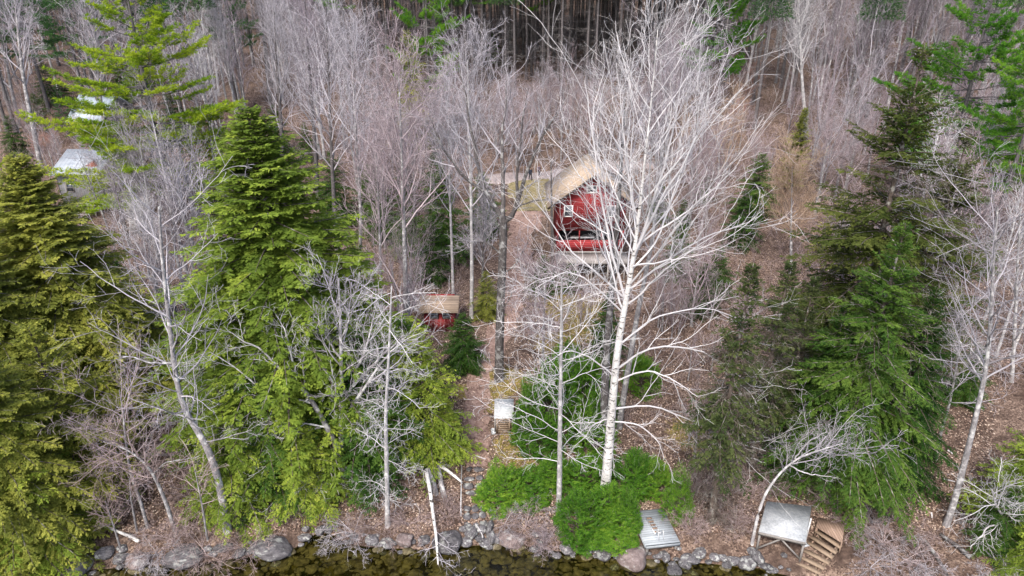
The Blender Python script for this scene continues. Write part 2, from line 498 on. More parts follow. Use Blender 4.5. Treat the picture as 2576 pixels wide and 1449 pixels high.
def conifer(seed, H=20, Rb=4.2, nb=330, z0=.05, foliage='hemlock', bark='bark_conifer', droop=.30, lat_sp=.22, leaf=(.26, .085), leaf_sp=.12,
            prof=None, elev=(55, -6), gap=0.0, dead=0, lv=(.5, 1.15), name="hemlock_tree", mix_tone=.45, rb=.013, latf=.34):
    rng = np.random.default_rng(seed)
    prof = prof or (lambda u: np.minimum(1.0, (1 - u) * 1.5) ** .8)
    T = trunk_line(rng, H, H * rb, 16, .006, rt=.012)
    u = z0 + (.985 - z0) * ((np.arange(nb) + rng.uniform(0, 1, nb)) / nb) ** 1.08
    if gap:
        keep = np.sin(u * 26 + 3 * rng.uniform()) + rng.normal(0, .5, nb) > -1.4 + gap
        u = u[keep]; nb = len(u)
    L = Rb * prof(u) * rng.uniform(lv[0], lv[1], nb) + .15
    az = np.arange(nb) * 2.399 + rng.uniform(-.5, .5, nb)
    e = np.radians(elev[1] + (elev[0] - elev[1]) * np.clip((u - .35) / .65, 0, 1) ** 1.3 + rng.normal(0, 11, nb))
    s = np.linspace(0, 1, 9)
    base = interp(T[0], np.zeros(nb, int), u)
    rad = L[:, None] * s[None]
    dz = L[:, None] * (s[None] * np.sin(e)[:, None] - droop * (s[None] ** 2) * np.clip(1.1 - u, .2, 1)[:, None])
    bend = rng.normal(0, .12, nb)[:, None] * s[None] ** 2 * L[:, None]
    ca, sa = np.cos(az)[:, None], np.sin(az)[:, None]
    ce = np.cos(e)[:, None]
    P = np.stack([rad * ce * ca - bend * sa, rad * ce * sa + bend * ca, dz], 2) + base[:, None]
    Rr = np.linspace(1, .15, 9)[None] * (L * .012 + .008)[:, None]
    t, c = MB(), MB()
    t.tubes(*T, 9); t.tubes(P, Rr, 3)
    if dead:
        ud = rng.uniform(.02, .75, dead); bd = interp(T[0], np.zeros(dead, int), ud)
        ad = rng.uniform(0, 6.28, dead); Ld = rng.uniform(.5, 1.0, dead) * Rb * .75
        sd = np.linspace(0, 1, 6)
        Pd = np.stack([Ld[:, None] * sd * np.cos(ad)[:, None], Ld[:, None] * sd * np.sin(ad)[:, None], -Ld[:, None] * .3 * sd ** 1.6], 2) + bd[:, None] + rng.normal(0, .03, (dead, 6, 3))
        Rd = np.linspace(.025, .008, 6)[None].repeat(dead, 0)
        t.tubes(Pd, Rd, 3)
        d2 = grow(rng, Pd, Rd, 7, .2, 1, (30, 60), .4, 4, up=-.05, wob=.15, rtip=.007); t.tubes(*d2, 3)
        d3 = grow(rng, *d2, 4, .2, 1, (30, 60), .5, 3, up=-.05, wob=.15, rtip=.006); t.tubes(*d3, 3)
    sprays(c, rng, P, L, lat_sp, latf, leaf, leaf_sp, mix_tone)
    return tree_obj(name, t, c, bark, foliage)

def sprays(c, rng, P, L, lat_sp, latf, leaf, leaf_sp, mix_tone=.45, tl0=.16):
    nb = len(P)
    # laterals
    nl = np.maximum(2, (L / lat_sp).astype(int)) * 2 + 1
    idx = np.repeat(np.arange(nb), nl); K = len(idx)
    k = np.arange(K) - np.repeat(np.cumsum(nl) - nl, nl)
    tl = tl0 + (1 - tl0) * (k // 2 + rng.uniform(0, 1, K)) / (np.repeat(nl, nl) / 2)
    tl = np.clip(tl, 0, 1)
    pos = interp(P, idx, tl); tan = unit(interp(P, idx, np.minimum(tl + .05, 1)) - interp(P, idx, np.maximum(tl - .1, 0)))
    side = np.where(k % 2 == 0, 1.0, -1.0)
    S = unit(np.cross(tan, np.array([[0, 0, 1.0]])))
    aa = np.radians(rng.uniform(35, 68, K)); aa = np.where(tl > .97, rng.uniform(0, .4, K), aa)
    Dl = unit(tan * np.cos(aa)[:, None] + S * (side * np.sin(aa))[:, None] + np.stack([rng.normal(0, .10, K), rng.normal(0, .10, K), rng.normal(-.10, .16, K)], 1))
    Ll = (latf * L[idx] * (1.06 - tl) + .16) * rng.uniform(.6, 1.2, K)
    tone_b = rng.uniform(0, 1, nb)
    tone_l = np.clip(tone_b[idx] * (1 - mix_tone) + rng.uniform(0, 1, K) * mix_tone, 0, 1)
    # leaflets along each lateral
    nf = np.maximum(2, (Ll / leaf_sp).astype(int)) * 2 + 1
    j = np.repeat(np.arange(K), nf); F = len(j)
    kk = np.arange(F) - np.repeat(np.cumsum(nf) - nf, nf)
    tf = np.minimum((kk // 2 + rng.uniform(0, 1, F)) / (np.repeat(nf, nf) / 2), 1)
    B = pos[j] + Dl[j] * (Ll[j] * tf)[:, None]
    B[:, 2] -= (Ll[j] * tf) ** 2 * .22
    sf = np.where(kk % 2 == 0, 1.0, -1.0)
    Sl = unit(np.cross(Dl[j], np.array([[0, 0, 1.0]])))
    af = np.radians(rng.uniform(20, 55, F))
    Df = unit(Dl[j] * np.cos(af)[:, None] + Sl * (sf * np.sin(af))[:, None] + np.stack([np.zeros(F), np.zeros(F), rng.normal(-.22, .22, F)], 1))
    Nn = unit(np.stack([rng.normal(0, .35, F), rng.normal(0, .35, F), np.ones(F)], 1))
    Lf = leaf[0] * rng.uniform(.6, 1.25, F) * (1.1 - .4 * tf); Wf = leaf[1] * rng.uniform(.7, 1.3, F)
    blades(c, B, Df, Nn, Lf, Wf, np.clip(tone_l[j] + rng.normal(0, .08, F), 0, 1))

def evergreen_bush(seed, H=2.4, Rb=2.2, n=420, foliage='yew', name="evergreen_bush"):
    rng = np.random.default_rng(seed)
    d = rng.normal(0, 1, (n * 2, 3)); d = unit(d); d = d[d[:, 2] > -.12][:n]; n = len(d)
    w = rng.normal(0, 2.6, (4, 3)); ph = rng.uniform(0, 6, 4)
    lump = 1 + .17 * np.sin(d @ w.T + ph).sum(1) / 1.6
    C = d * np.array([Rb, Rb, H]) * (lump * rng.uniform(.66, 1.0, n))[:, None]
    C[:, 2] = np.maximum(C[:, 2], .05)
    L = rng.uniform(.35, .75, n)
    sd = unit(d * np.array([1, 1, .7]) + np.array([0, 0, .45]) + rng.normal(0, .32, (n, 3)))
    P = np.zeros((n, 9, 3)); P[:, 0] = C - sd * (L * .55)[:, None]; q = sd.copy()
    for m in range(1, 9):
        q = unit(q + np.array([0, 0, -.05]) + rng.normal(0, .05, (n, 3))); P[:, m] = P[:, m - 1] + q * (L / 8)[:, None]
    t, c = MB(), MB()
    t.tubes(P, np.linspace(.012, .004, 9)[None].repeat(n, 0), 3)
    k = rng.choice(n, 60); S = np.stack([np.zeros((60, 3)) + rng.normal(0, .15, (60, 3)) * [1, 1, 0], C[k] * [.45, .45, .55], P[k, 0]], 1)
    t.tubes(S, np.array([[.03, .02, .01]]).repeat(60, 0), 4)
    sprays(c, rng, P, L, .085, .42, (.105, .040), .05, .5, .05)
    return tree_obj(name, t, c, 'bark_conifer', foliage)

def pine(seed, H=26, Rb=7, first=.30, whorl=.95, foliage='pine_green', nper=5, keepf=.85, name="pine_tree", dead=26, rb=.011, tuft_sp=.30, needle=(.34, .05), dense=9):
    rng = np.random.default_rng(seed)
    T = trunk_line(rng, H, H * rb, 18, .006, rt=.02)
    zs = np.arange(first * H, H * .985, whorl)
    zz = np.repeat(zs, nper) + rng.uniform(-.15, .15, len(zs) * nper)
    zz = zz[rng.uniform(0, 1, len(zz)) < keepf]; nb = len(zz); u = zz / H
    uu = (u - first) / (1 - first)
    L = Rb * (np.clip(1.25 * (1 - uu), 0, 1) ** .8) * (.72 + .28 * np.clip(uu / .12, 0, 1)) * rng.uniform(.5, 1.15, nb) + .3
    az = rng.uniform(0, 6.28, nb)
    e = np.radians(-4 + 45 * np.clip(uu, 0, 1) ** 1.6 + rng.normal(0, 6, nb))
    s = np.linspace(0, 1, 9)
    base = interp(T[0], np.zeros(nb, int), u)
    P = np.stack([L[:, None] * s * (np.cos(e) * np.cos(az))[:, None], L[:, None] * s * (np.cos(e) * np.sin(az))[:, None],
                  L[:, None] * (s * np.sin(e)[:, None] + .10 * s ** 2.5 - .06 * np.sin(s * 3.1))], 2) + base[:, None]
    P[:, 1:] += np.cumsum(rng.normal(0, .05, (nb, 8, 3)), axis=1)
    R = np.linspace(1, .2, 9)[None] * (.012 + L * .0085)[:, None]
    t, c = MB(), MB()
    t.tubes(*T, 9); t.tubes(P, R, 4)
    if dead:
        ud = rng.uniform(.12, first + .12, dead); bd = interp(T[0], np.zeros(dead, int), ud)
        ad = rng.uniform(0, 6.28, dead); Ld = rng.uniform(.3, .9, dead) * Rb * .6; sd = np.linspace(0, 1, 6)
        Pd = np.stack([Ld[:, None] * sd * np.cos(ad)[:, None], Ld[:, None] * sd * np.sin(ad)[:, None], Ld[:, None] * (-.12 * sd + .05 * sd ** 2)], 2) + bd[:, None] + rng.normal(0, .06, (dead, 6, 3))
        Rd = np.linspace(.03, .01, 6)[None].repeat(dead, 0); t.tubes(Pd, Rd, 3)
        t.tubes(*grow(rng, Pd, Rd, 5, .3, 1, (30, 60), .3, 4, wob=.15, rtip=.01), 3)
    # side branches, flat
    ns = np.maximum(3, (L / .42).astype(int)) * 2
    idx = np.repeat(np.arange(nb), ns); K = len(idx); k = np.arange(K) - np.repeat(np.cumsum(ns) - ns, ns)
    tl = np.clip(.36 + .64 * (k // 2 + rng.uniform(0, 1, K)) / (np.repeat(ns, ns) / 2), 0, 1)
    pos = interp(P, idx, tl); tan = unit(interp(P, idx, np.minimum(tl + .05, 1)) - interp(P, idx, np.maximum(tl - .1, 0)))
    S = unit(np.cross(tan, np.array([[0, 0, 1.0]]))); aa = np.radians(rng.uniform(28, 60, K))
    Dl = unit(tan * np.cos(aa)[:, None] + S * (np.where(k % 2 == 0, 1, -1) * np.sin(aa))[:, None] + np.stack([np.zeros(K), np.zeros(K), rng.normal(.10, .12, K)], 1))
    Ll = (.32 * L[idx] * (1.1 - tl) + .3) * rng.uniform(.6, 1.2, K)
    s4 = np.linspace(0, 1, 4)
    Ps = pos[:, None] + Dl[:, None] * (Ll[:, None] * s4)[:, :, None]
    t.tubes(Ps, np.linspace(.016, .007, 4)[None].repeat(K, 0), 3)
    tone_b = rng.uniform(0, 1, nb)
    nt_ = np.maximum(2, (Ll / tuft_sp).astype(int) + 1)
    j = np.repeat(np.arange(K), nt_); F = len(j); kk = np.arange(F) - np.repeat(np.cumsum(nt_) - nt_, nt_)
    tf = .25 + .75 * (kk + 1) / np.repeat(nt_, nt_)
    C = pos[j] + Dl[j] * (Ll[j] * tf)[:, None] + rng.normal(0, .05, (F, 3))
    tone = np.clip(tone_b[idx[j]] * .55 + rng.uniform(0, 1, F) * .45, 0, 1)
    jj = np.repeat(np.arange(F), dense); G = len(jj)
    rd = unit(rng.normal(0, 1, (G, 3)))
    D = unit(Dl[j][jj] * .55 + rd * .75 + np.array([0, 0, .35]))
    Nn = unit(rng.normal(0, 1, (G, 3)) + np.array([0, 0, .8]))
    blades(c, C[jj], D, Nn, needle[0] * rng.uniform(.6, 1.2, G), needle[1] * rng.uniform(.8, 1.3, G), np.clip(tone[jj] + rng.normal(0, .06, G), 0, 1))
    return tree_obj(name, t, c, 'bark_pine', foliage)
# ------------------------------------------------------------------ ground, path, lawn, driveway, lake
def axis(segs):
    out = []
    for a, b, s in segs: out.append(np.arange(a, b, s))
    return np.concatenate(out + [np.array([segs[-1][1]])])
def ground_mat():
    m, nt, out = new_mat("leaf_litter_ground")
    pos = geo_pos(nt)
    v = N(nt, "ShaderNodeTexVoronoi"); v.inputs["Scale"].default_value = 13.0; nt.links.new(pos, v.inputs["Vector"])
    sc = N(nt, "ShaderNodeSeparateColor"); nt.links.new(v.outputs["Color"], sc.inputs[0])
    n1 = noise(nt, pos, .45, 4); n2 = noise(nt, pos, 2.5, 3)
    f = mth(nt, 'ADD', mth(nt, 'MULTIPLY', sc.outputs[0], .55), mth(nt, 'MULTIPLY', n2, .5))
    litter = ramp(nt, f, [(.15, (.024, .017, .014)), (.4, (.082, .056, .045)), (.65, (.165, .118, .094)), (.9, (.31, .235, .185))])
    soil = ramp(nt, n2, [(.3, (.030, .021, .017)), (.7, (.095, .066, .054))])
    c = mix(nt, ramp(nt, n1, [(.50, (0, 0, 0)), (.66, (1, 1, 1))]), litter, soil)
    moss = ramp(nt, mth(nt, 'ADD', mth(nt, 'MULTIPLY', n2, .7), mth(nt, 'MULTIPLY', sc.outputs[1], .3)), [(.25, (.07, .060, .02)), (.5, (.17, .14, .045)), (.8, (.30, .22, .09))])
    at = N(nt, "ShaderNodeAttribute", attribute_name="tone").outputs["Fac"]
    msk = ramp(nt, mth(nt, 'ADD', at, mth(nt, 'MULTIPLY', mth(nt, 'SUBTRACT', n2, .5), .9)), [(.4, (0, 0, 0)), (.6, (1, 1, 1))])
    c = mix(nt, msk, c, moss)
    # lake bed: stones and olive silt under the water line
    zz = N(nt, "ShaderNodeSeparateXYZ"); nt.links.new(pos, zz.inputs[0])
    v2 = N(nt, "ShaderNodeTexVoronoi"); v2.inputs["Scale"].default_value = 3.2; nt.links.new(pos, v2.inputs["Vector"])
    s2 = N(nt, "ShaderNodeSeparateColor"); nt.links.new(v2.outputs["Color"], s2.inputs[0])
    bedn = noise(nt, pos, .5, 4)
    bed = ramp(nt, mth(nt, 'ADD', mth(nt, 'MULTIPLY', s2.outputs[0], .35), mth(nt, 'MULTIPLY', bedn, .75)), [(.3, (.005, .0045, .002)), (.55, (.018, .015, .006)), (.75, (.07, .058, .016)), (.97, (.20, .165, .05))])
    under = mth(nt, 'LESS_THAN', zz.outputs[2], .02)
    c = mix(nt, under, c, bed)
    finish(nt, out, c, .95, sc.outputs[0], .5, .05)
    return m
moss_px = [(1440, 780, 3.2), (1262, 960, 2.0), (1235, 1010, 1.4), (1330, 1150, 2.4), (1400, 860, 2.2), (1480, 830, 2.4), (1380, 740, 2.5), (1750, 1090, 2.0), (1280, 1120, 1.3), (1160, 985, 1.0)]
moss_w = [(ground(a, b)[:2], r) for a, b, r in moss_px]
def moss_at(x, y):
    s = np.zeros_like(x)
    for (c, r) in moss_w: s = np.maximum(s, np.exp(-((x - c[0]) ** 2 + (y - c[1]) ** 2) / (r * r)))
    return s
def build_ground():
    xs = axis([(-190, -50, 5), (-50, -26, 1), (-26, 26, .4), (26, 50, 1), (50, 190, 5)])
    ys = axis([(12, 24, 1.5), (24, 34, .22), (34, 60, .5), (60, 110, 1.2), (110, 330, 6)])
    X, Y = np.meshgrid(xs, ys)
    Z = terr(X, Y)
    rng = np.random.default_rng(3)
    Z = Z + rng.normal(0, .025, Z.shape) * np.clip((Y - shore(X)) / 3, 0, 1)
    nx, ny = len(xs), len(ys)
    i = np.arange((ny - 1) * (nx - 1)); r, c = i // (nx - 1), i % (nx - 1)
    q = np.stack([r * nx + c, r * nx + c + 1, (r + 1) * nx + c + 1, (r + 1) * nx + c], 1)
    mb = MB(); mb.add(np.stack([X, Y, Z], 2), q, val=moss_at(X, Y).ravel())
    tag(mb.build("ground", ground_mat(), smooth=True), kind='structure')
build_ground()

def ribbon(name, pts, mat, seed, lift=.07, dx=.35, rough=.25):
    """pts: (x, y, half width). A sheet over the terrain whose ragged edges sink into it."""
    rng = np.random.default_rng(seed)
    pts = np.array(pts, float)
    seg = np.r_[0, np.cumsum(np.linalg.norm(np.diff(pts[:, :2], axis=0), axis=1))]
    n = int(seg[-1] / dx) + 2
    u = np.linspace(0, seg[-1], n)
    cx, cy_, hw = (np.interp(u, seg, pts[:, k]) for k in range(3))
    kern = np.ones(7) / 7
    sm = lambda a: np.convolve(np.pad(a, 3, mode='edge'), kern, 'valid')
    cx, cy_ = sm(cx), sm(cy_)
    tx, ty = np.gradient(cx), np.gradient(cy_); l = np.hypot(tx, ty); nx_, ny_ = -ty / l, tx / l
    m = 17; s = np.linspace(-1, 1, m)
    nl, nr = sm(rng.normal(0, rough, n)), sm(rng.normal(0, rough, n))
    X = cx[:, None] + nx_[:, None] * hw[:, None] * s[None] * (1 + np.where(s < 0, nl[:, None], nr[:, None]))
    Y = cy_[:, None] + ny_[:, None] * hw[:, None] * s[None] * (1 + np.where(s < 0, nl[:, None], nr[:, None]))
    Z = terr(X, Y) + lift * (1 - 1.9 * np.abs(s[None]) ** 3) + rng.normal(0, .014, X.shape)
    i = np.arange((n - 1) * (m - 1)); r, c = i // (m - 1), i % (m - 1)
    q = np.stack([r * m + c, r * m + c + 1, (r + 1) * m + c + 1, (r + 1) * m + c], 1)
    mb = MB(); mb.add(np.stack([X, Y, Z], 2), q)
    return tag(mb.build(name, mat, smooth=True), kind='structure')
def path_mat(name, stops, scale=7, dark=None):
    m, nt, out = new_mat(name)
    pos = geo_pos(nt)
    v = N(nt, "ShaderNodeTexVoronoi"); v.inputs["Scale"].default_value = scale; nt.links.new(pos, v.inputs["Vector"])
    sc = N(nt, "ShaderNodeSeparateColor"); nt.links.new(v.outputs["Color"], sc.inputs[0])
    n2 = noise(nt, pos, 1.1, 5); n3 = noise(nt, pos, 14, 3)
    f = mth(nt, 'ADD', mth(nt, 'MULTIPLY', sc.outputs[0], .30), mth(nt, 'ADD', mth(nt, 'MULTIPLY', n2, .5), mth(nt, 'MULTIPLY', n3, .2)))
    finish(nt, out, ramp(nt, f, stops), .95, n3, .4, .05)
    return m
def P2(px, py, hw):
    g = ground(px, py); return (g[0], g[1], hw)
M['path'] = path_mat("needle_path", [(.2, (.075, .046, .04)), (.45, (.20, .135, .115)), (.62, (.29, .205, .175)), (.85, (.44, .335, .27))])
M['lawn'] = path_mat("dry_lawn", [(.2, (.075, .068, .035)), (.5, (.165, .14, .075)), (.8, (.26, .215, .13))], 5)
M['drive'] = path_mat("gravel_driveway", [(.2, (.14, .12, .115)), (.5, (.24, .205, .20)), (.8, (.33, .29, .28))], 9)
ribbon("path", [P2(1198, 1185, .8), P2(1200, 1130, 1.05), P2(1198, 1040, 1.1), P2(1205, 950, 1.1), P2(1245, 860, 1.2), P2(1285, 780, 1.35), P2(1292, 700, 1.4), P2(1305, 610, 1.7), P2(1318, 560, 2.3), P2(1330, 520, 1.8)], M['path'], 1)
ribbon("lawn", [P2(1345, 535, 2.2), P2(1350, 500, 3.6), P2(1352, 470, 4.2), P2(1350, 446, 3.2)], M['lawn'], 2, lift=.13)
ribbon("driveway", [P2(1190, 452, 1.4), P2(1260, 449, 1.7), P2(1330, 447, 1.9), P2(1400, 440, 1.9), P2(1500, 425, 1.9), P2(1650, 415, 1.9)], M['drive'], 3, lift=.16)

def water_mat():
    m, nt, out = new_mat("lake_water")
    tr = N(nt, "ShaderNodeBsdfTransparent"); tr.inputs[0].default_value = (.66, .66, .44, 1)
    gl = N(nt, "ShaderNodeBsdfGlossy"); gl.inputs["Roughness"].default_value = .04; gl.inputs[0].default_value = (.9, .95, 1, 1)
    fr = N(nt, "ShaderNodeFresnel"); fr.inputs[0].default_value = 1.33
    b = nt.nodes.new("ShaderNodeBump"); b.inputs["Strength"].default_value = .25; b.inputs["Distance"].default_value = .03
    nt.links.new(noise(nt, mapped(nt, geo_pos(nt), (2.5, 6, 1)), 1.0, 3), b.inputs["Height"])
    nt.links.new(b.outputs[0], gl.inputs["Normal"]); nt.links.new(b.outputs[0], fr.inputs["Normal"])
    mx = N(nt, "ShaderNodeMixShader")
    nt.links.new(fr.outputs[0], mx.inputs[0]); nt.links.new(tr.outputs[0], mx.inputs[1]); nt.links.new(gl.outputs[0], mx.inputs[2]); nt.links.new(mx.outputs[0], out.inputs[0])
    return m
mb = MB(); mb.add([(-190, 10, 0), (190, 10, 0), (190, 31.5, 0), (-190, 31.5, 0)], [[0, 1, 2, 3]])
tag(mb.build("lake_water", water_mat()), kind='structure')

# ------------------------------------------------------------------ rocks
def rock_mat(name, a, b, c, lich):
    m, nt, out = new_mat(name)
    co = coords(nt)
    rnd = N(nt, "ShaderNodeObjectInfo").outputs["Random"]
    off = N(nt, "ShaderNodeCombineXYZ"); nt.links.new(mth(nt, 'MULTIPLY', rnd, 40), off.inputs[0])
    va = N(nt, "ShaderNodeVectorMath", operation='ADD'); nt.links.new(co, va.inputs[0]); nt.links.new(off.outputs[0], va.inputs[1])
    n1 = noise(nt, va.outputs[0], 3.5, 6, .7); n2 = noise(nt, va.outputs[0], 1.6, 4, .65)
    col = ramp(nt, n1, [(.28, a), (.5, b), (.72, c)])
    col = mix(nt, ramp(nt, n2, [(.54, (0, 0, 0)), (.62, (1, 1, 1))]), col, lich)
    h = N(nt, "ShaderNodeHueSaturation"); nt.links.new(col, h.inputs["Color"])
    nt.links.new(mth(nt, 'ADD', mth(nt, 'MULTIPLY', rnd, .55), .62), h.inputs["Value"])
    finish(nt, out, h.outputs[0], .9, n1, .6, .15)
    return m
M['rock'] = rock_mat("granite", (.035, .034, .036), (.105, .10, .108), (.22, .215, .22), (.30, .31, .30))
M['rock_pink'] = rock_mat("pinkish_granite", (.07, .055, .055), (.145, .115, .112), (.24, .20, .195), (.28, .265, .26))
M['rock_bed'] = rock_mat("lakebed_stone", (.020, .018, .011), (.085, .073, .042), (.21, .18, .11), (.15, .13, .07))
def ico(sub):
    import bmesh
    bm = bmesh.new(); bmesh.ops.create_icosphere(bm, subdivisions=sub, radius=1.0)
    v = np.array([x.co[:] for x in bm.verts]); bm.verts.index_update()
    f = np.array([[q.index for q in t.verts] for t in bm.faces]); bm.free()
    return v, f
ICO = ico(4); ICO2 = ico(2)
def rock_verts(rng, V, flat=.7, rough=.25, cuts=9):
    v = V.copy()
    for _ in range(cuts):                                     # slice planes give facets
        n = unit(rng.normal(0, 1, 3)); d = rng.uniform(.62, .9)
        s = v @ n - d
        v = v - np.outer(np.clip(s, 0, None), n) * .85
    for fr, am in ((1.7, .5), (4, .25), (9, .10)):
        w = rng.normal(0, fr, (3, 3)); p = rng.uniform(0, 6, 3)
        v = v * (1 + rough * am * np.sin(v @ w + p).mean(1))[:, None]
    v[:, 2] *= flat
    return v
def rock_mesh(seed, mat, flat=.7):
    rng = np.random.default_rng(seed); mb = MB(); mb.add(rock_verts(rng, ICO[0], flat), tris=ICO[1])
    me = mb.mesh("rock", smooth=True); me.materials.append(mat); return me
ROCKS = [rock_mesh(100 + i, M['rock'], .55 + .06 * (i % 5)) for i in range(9)]
ROCKP = [rock_mesh(140 + i, M['rock_pink'], .75) for i in range(3)]
def rock(px, py, wpx, label, hpx=None, pink=False, name="rock", rot=None, seed=0, group=None, sink=.35, k=None):
    g = ground(px, py + (hpx or wpx * .6) * .35)
    r = ray(px, py); dep = (g[1] * cp - (g[2] - CAM_H) * sp_)
    w = wpx * dep / F0; h = (hpx or wpx * .62) * dep / F0 / .85
    rng = random.Random(int(px * 7 + py * 13))
    me = (ROCKP if pink else ROCKS)[(rng.randrange(9) if k is None else k) % (3 if pink else 9)]
    o = link(name, me)
    o.scale = (w / 2 * 1.12, h / 2 * 1.15, h / 2 * 1.1)
    o.location = (g[0], g[1], g[2] + h * (.5 - sink))
    o.rotation_euler = (rng.uniform(-.2, .2), rng.uniform(-.2, .2), rng.uniform(-.4, .4) if rot is None else rot)
    return tag(o, label, "boulder" if name == "boulder" else "rock", group)
big = [
 (165, 1402, 150, 78, "largest grey boulder on the shore, under the hanging hemlock boughs", 0),
 (20, 1446, 60, 34, "grey rock cut by the picture corner below the olive hemlock", 0),
 (268, 1383, 46, 28, "flat pale rock just right of the largest grey boulder", 0),
 (345, 1398, 68, 40, "reddish grey boulder behind drooping twigs on the left shore", 1),
 (460, 1388, 92, 50, "broad grey boulder with white lichen under the left shore brush", 0),
 (682, 1366, 96, 52, "smooth pale boulder left of the dark water inlet", 0),
 (1128, 1352, 72, 50, "lichen-spotted boulder right of the snapped white birch stem", 0),
 (1284, 1346, 74, 40, "long dark flat-faced boulder right of the stone steps", 1),
 (1586, 1386, 76, 62, "big rounded pinkish boulder at the left of the blue-grey dock", 1),
 (1738, 1399, 54, 30, "dark oval boulder at the waterline right of the blue-grey dock", 0),
 (1022, 1350, 46, 34, "pinkish round boulder left of the snapped white birch stem", 1),
]
for px, py, w, h, lab, pk in big: rock(px, py, w, lab, h, bool(pk), "boulder")
mid = [
 (305, 1398, 36, 26, "small dark rock beside the reddish grey boulder"), (308, 1375, 26, 20, "pale stone above the small dark rock on the left shore"),
 (604, 1385, 34, 24, "dark squarish rock between the two left pale boulders"), (560, 1372, 44, 22, "low slab rock under the leaning grey trunk"),
 (762, 1347, 40, 20, "flat brown slab at the mouth of the dark inlet"), (805, 1329, 20, 24, "narrow upright stone at the back of the dark inlet"),
 (829, 1325, 22, 24, "round grey stone at the back of the dark inlet"), (975, 1360, 40, 26, "grey rock at the foot of the thin grey trunk by the inlet"),
 (938, 1352, 34, 24, "mossy grey rock under the twiggy brush beside the inlet"), (1066, 1352, 28, 24, "dark stone hidden behind the white birch stem"),
 (1184, 1333, 30, 28, "round pale stone at the foot of the stone steps"), (1174, 1357, 30, 24, "angular dark stone below the round pale stone at the steps"),
 (1222, 1360, 32, 22, "pale flat stone on the waterline below the steps"), (1235, 1343, 20, 34, "upright brown stone right of the stone steps"),
 (1207, 1348, 28, 24, "brown rounded stone in the middle of the pile below the steps"), (1232, 1373, 22, 14, "small stone at the water edge below the steps"),
 (1232, 1322, 18, 32, "tall grey stone right of the lowest stone step"), (1252, 1350, 16, 24, "small pale stone beside the long dark flat-faced boulder"),
 (1214, 1327, 26, 20, "grey slab stone beside the round pale stone"), (1166, 1327, 20, 14, "small dark stone left of the lowest stone step"),
 (1518, 1386, 40, 30, "angular grey rock under the front evergreen bush"), (1425, 1372, 34, 30, "dark rounded rock at the left end of the evergreen bush"),
 (1500, 1370, 24, 16, "pale flat stone tucked under the evergreen bush"), (1552, 1392, 22, 18, "small stone left of the big pinkish boulder"),
 (1675, 1398, 20, 22, "small pale upright rock below the dock front"), (1694, 1430, 38, 34, "grey rock standing alone in the water below the dock"),
 (1722, 1410, 30, 34, "wedge-shaped grey rock next to the dark oval boulder"), (1760, 1385, 34, 24, "tan rock behind the dark oval boulder"),
 (1798, 1396, 26, 22, "tan stone in the middle of the right shore row"), (1845, 1404, 38, 26, "grey angular rock left of the twin grey rocks"),
 (1880, 1408, 48, 32, "largest grey rock in front of the white platform"), (1904, 1394, 30, 28, "round grey rock behind the largest rock by the platform"),
 (1926, 1419, 42, 20, "flat block of granite nearest the brown stair treads"), (1820, 1400, 18, 16, "small pale stone between tan stone and angular rock"),
 (1972, 1393, 14, 14, "small pale stone on the leaves below the platform brace"), (1890, 1382, 22, 16, "pale stone at the back of the right shore row"),
]
for px, py, w, h, lab in mid: rock(px, py, w, lab, h, name="rock")
rng = random.Random(5)
fill_zones = [((0, 340), "small grey stone wedged among the boulders on the far left shore"), ((340, 760), "small dark stone between the brushy boulders on the left shore"),
              ((830, 1160), "small stone in the row between the inlet and the steps"), ((1260, 1600), "small stone at the waterline under the evergreen bushes"),
              ((1600, 1960), "small stone in the rock row beside the dock")]
for (a, b), lab in fill_zones:
    for i in range(int((b - a) / 13)):
        px = rng.uniform(a, b)
        xw = on_z(px, 1390, 0)[0]
        Yw = float(shore(xw)) + rng.uniform(-.5, .7)
        q = project(xw, Yw, tz(xw, Yw) + .05)
        rock(q[0], q[1], rng.uniform(11, 26), lab, name="rock", group="small stones along the shore", sink=.3)

# stones under water: one mass on the bed
def bed_pebbles():
    rng = np.random.default_rng(11); mb = MB()
    base = [rock_verts(rng, ICO2[0], .6, .3, 6) for _ in range(6)]
    for i in range(3200):
        x = rng.uniform(-26, 22); d = -abs(rng.normal(0, 1.3)) - .02 if i % 4 else rng.uniform(-4, 0)
        y = float(shore(x)) + d
        s = rng.uniform(.05, .15) * (2.2 if rng.uniform() < .14 else 1) * (1.1 if d > -2 else .75)
        v = base[i % 6] @ np.array(Matrix.Rotation(rng.uniform(0, 6.28), 3, 'Z')) * np.array([s * rng.uniform(.9, 1.5), s, s * .8])
        mb.add(v + np.array([x, y, tz(x, y) + s * .12]), tris=ICO2[1])
    tag(mb.build("lakebed_pebbles", M['rock_bed'], smooth=True), kind='stuff')
bed_pebbles()

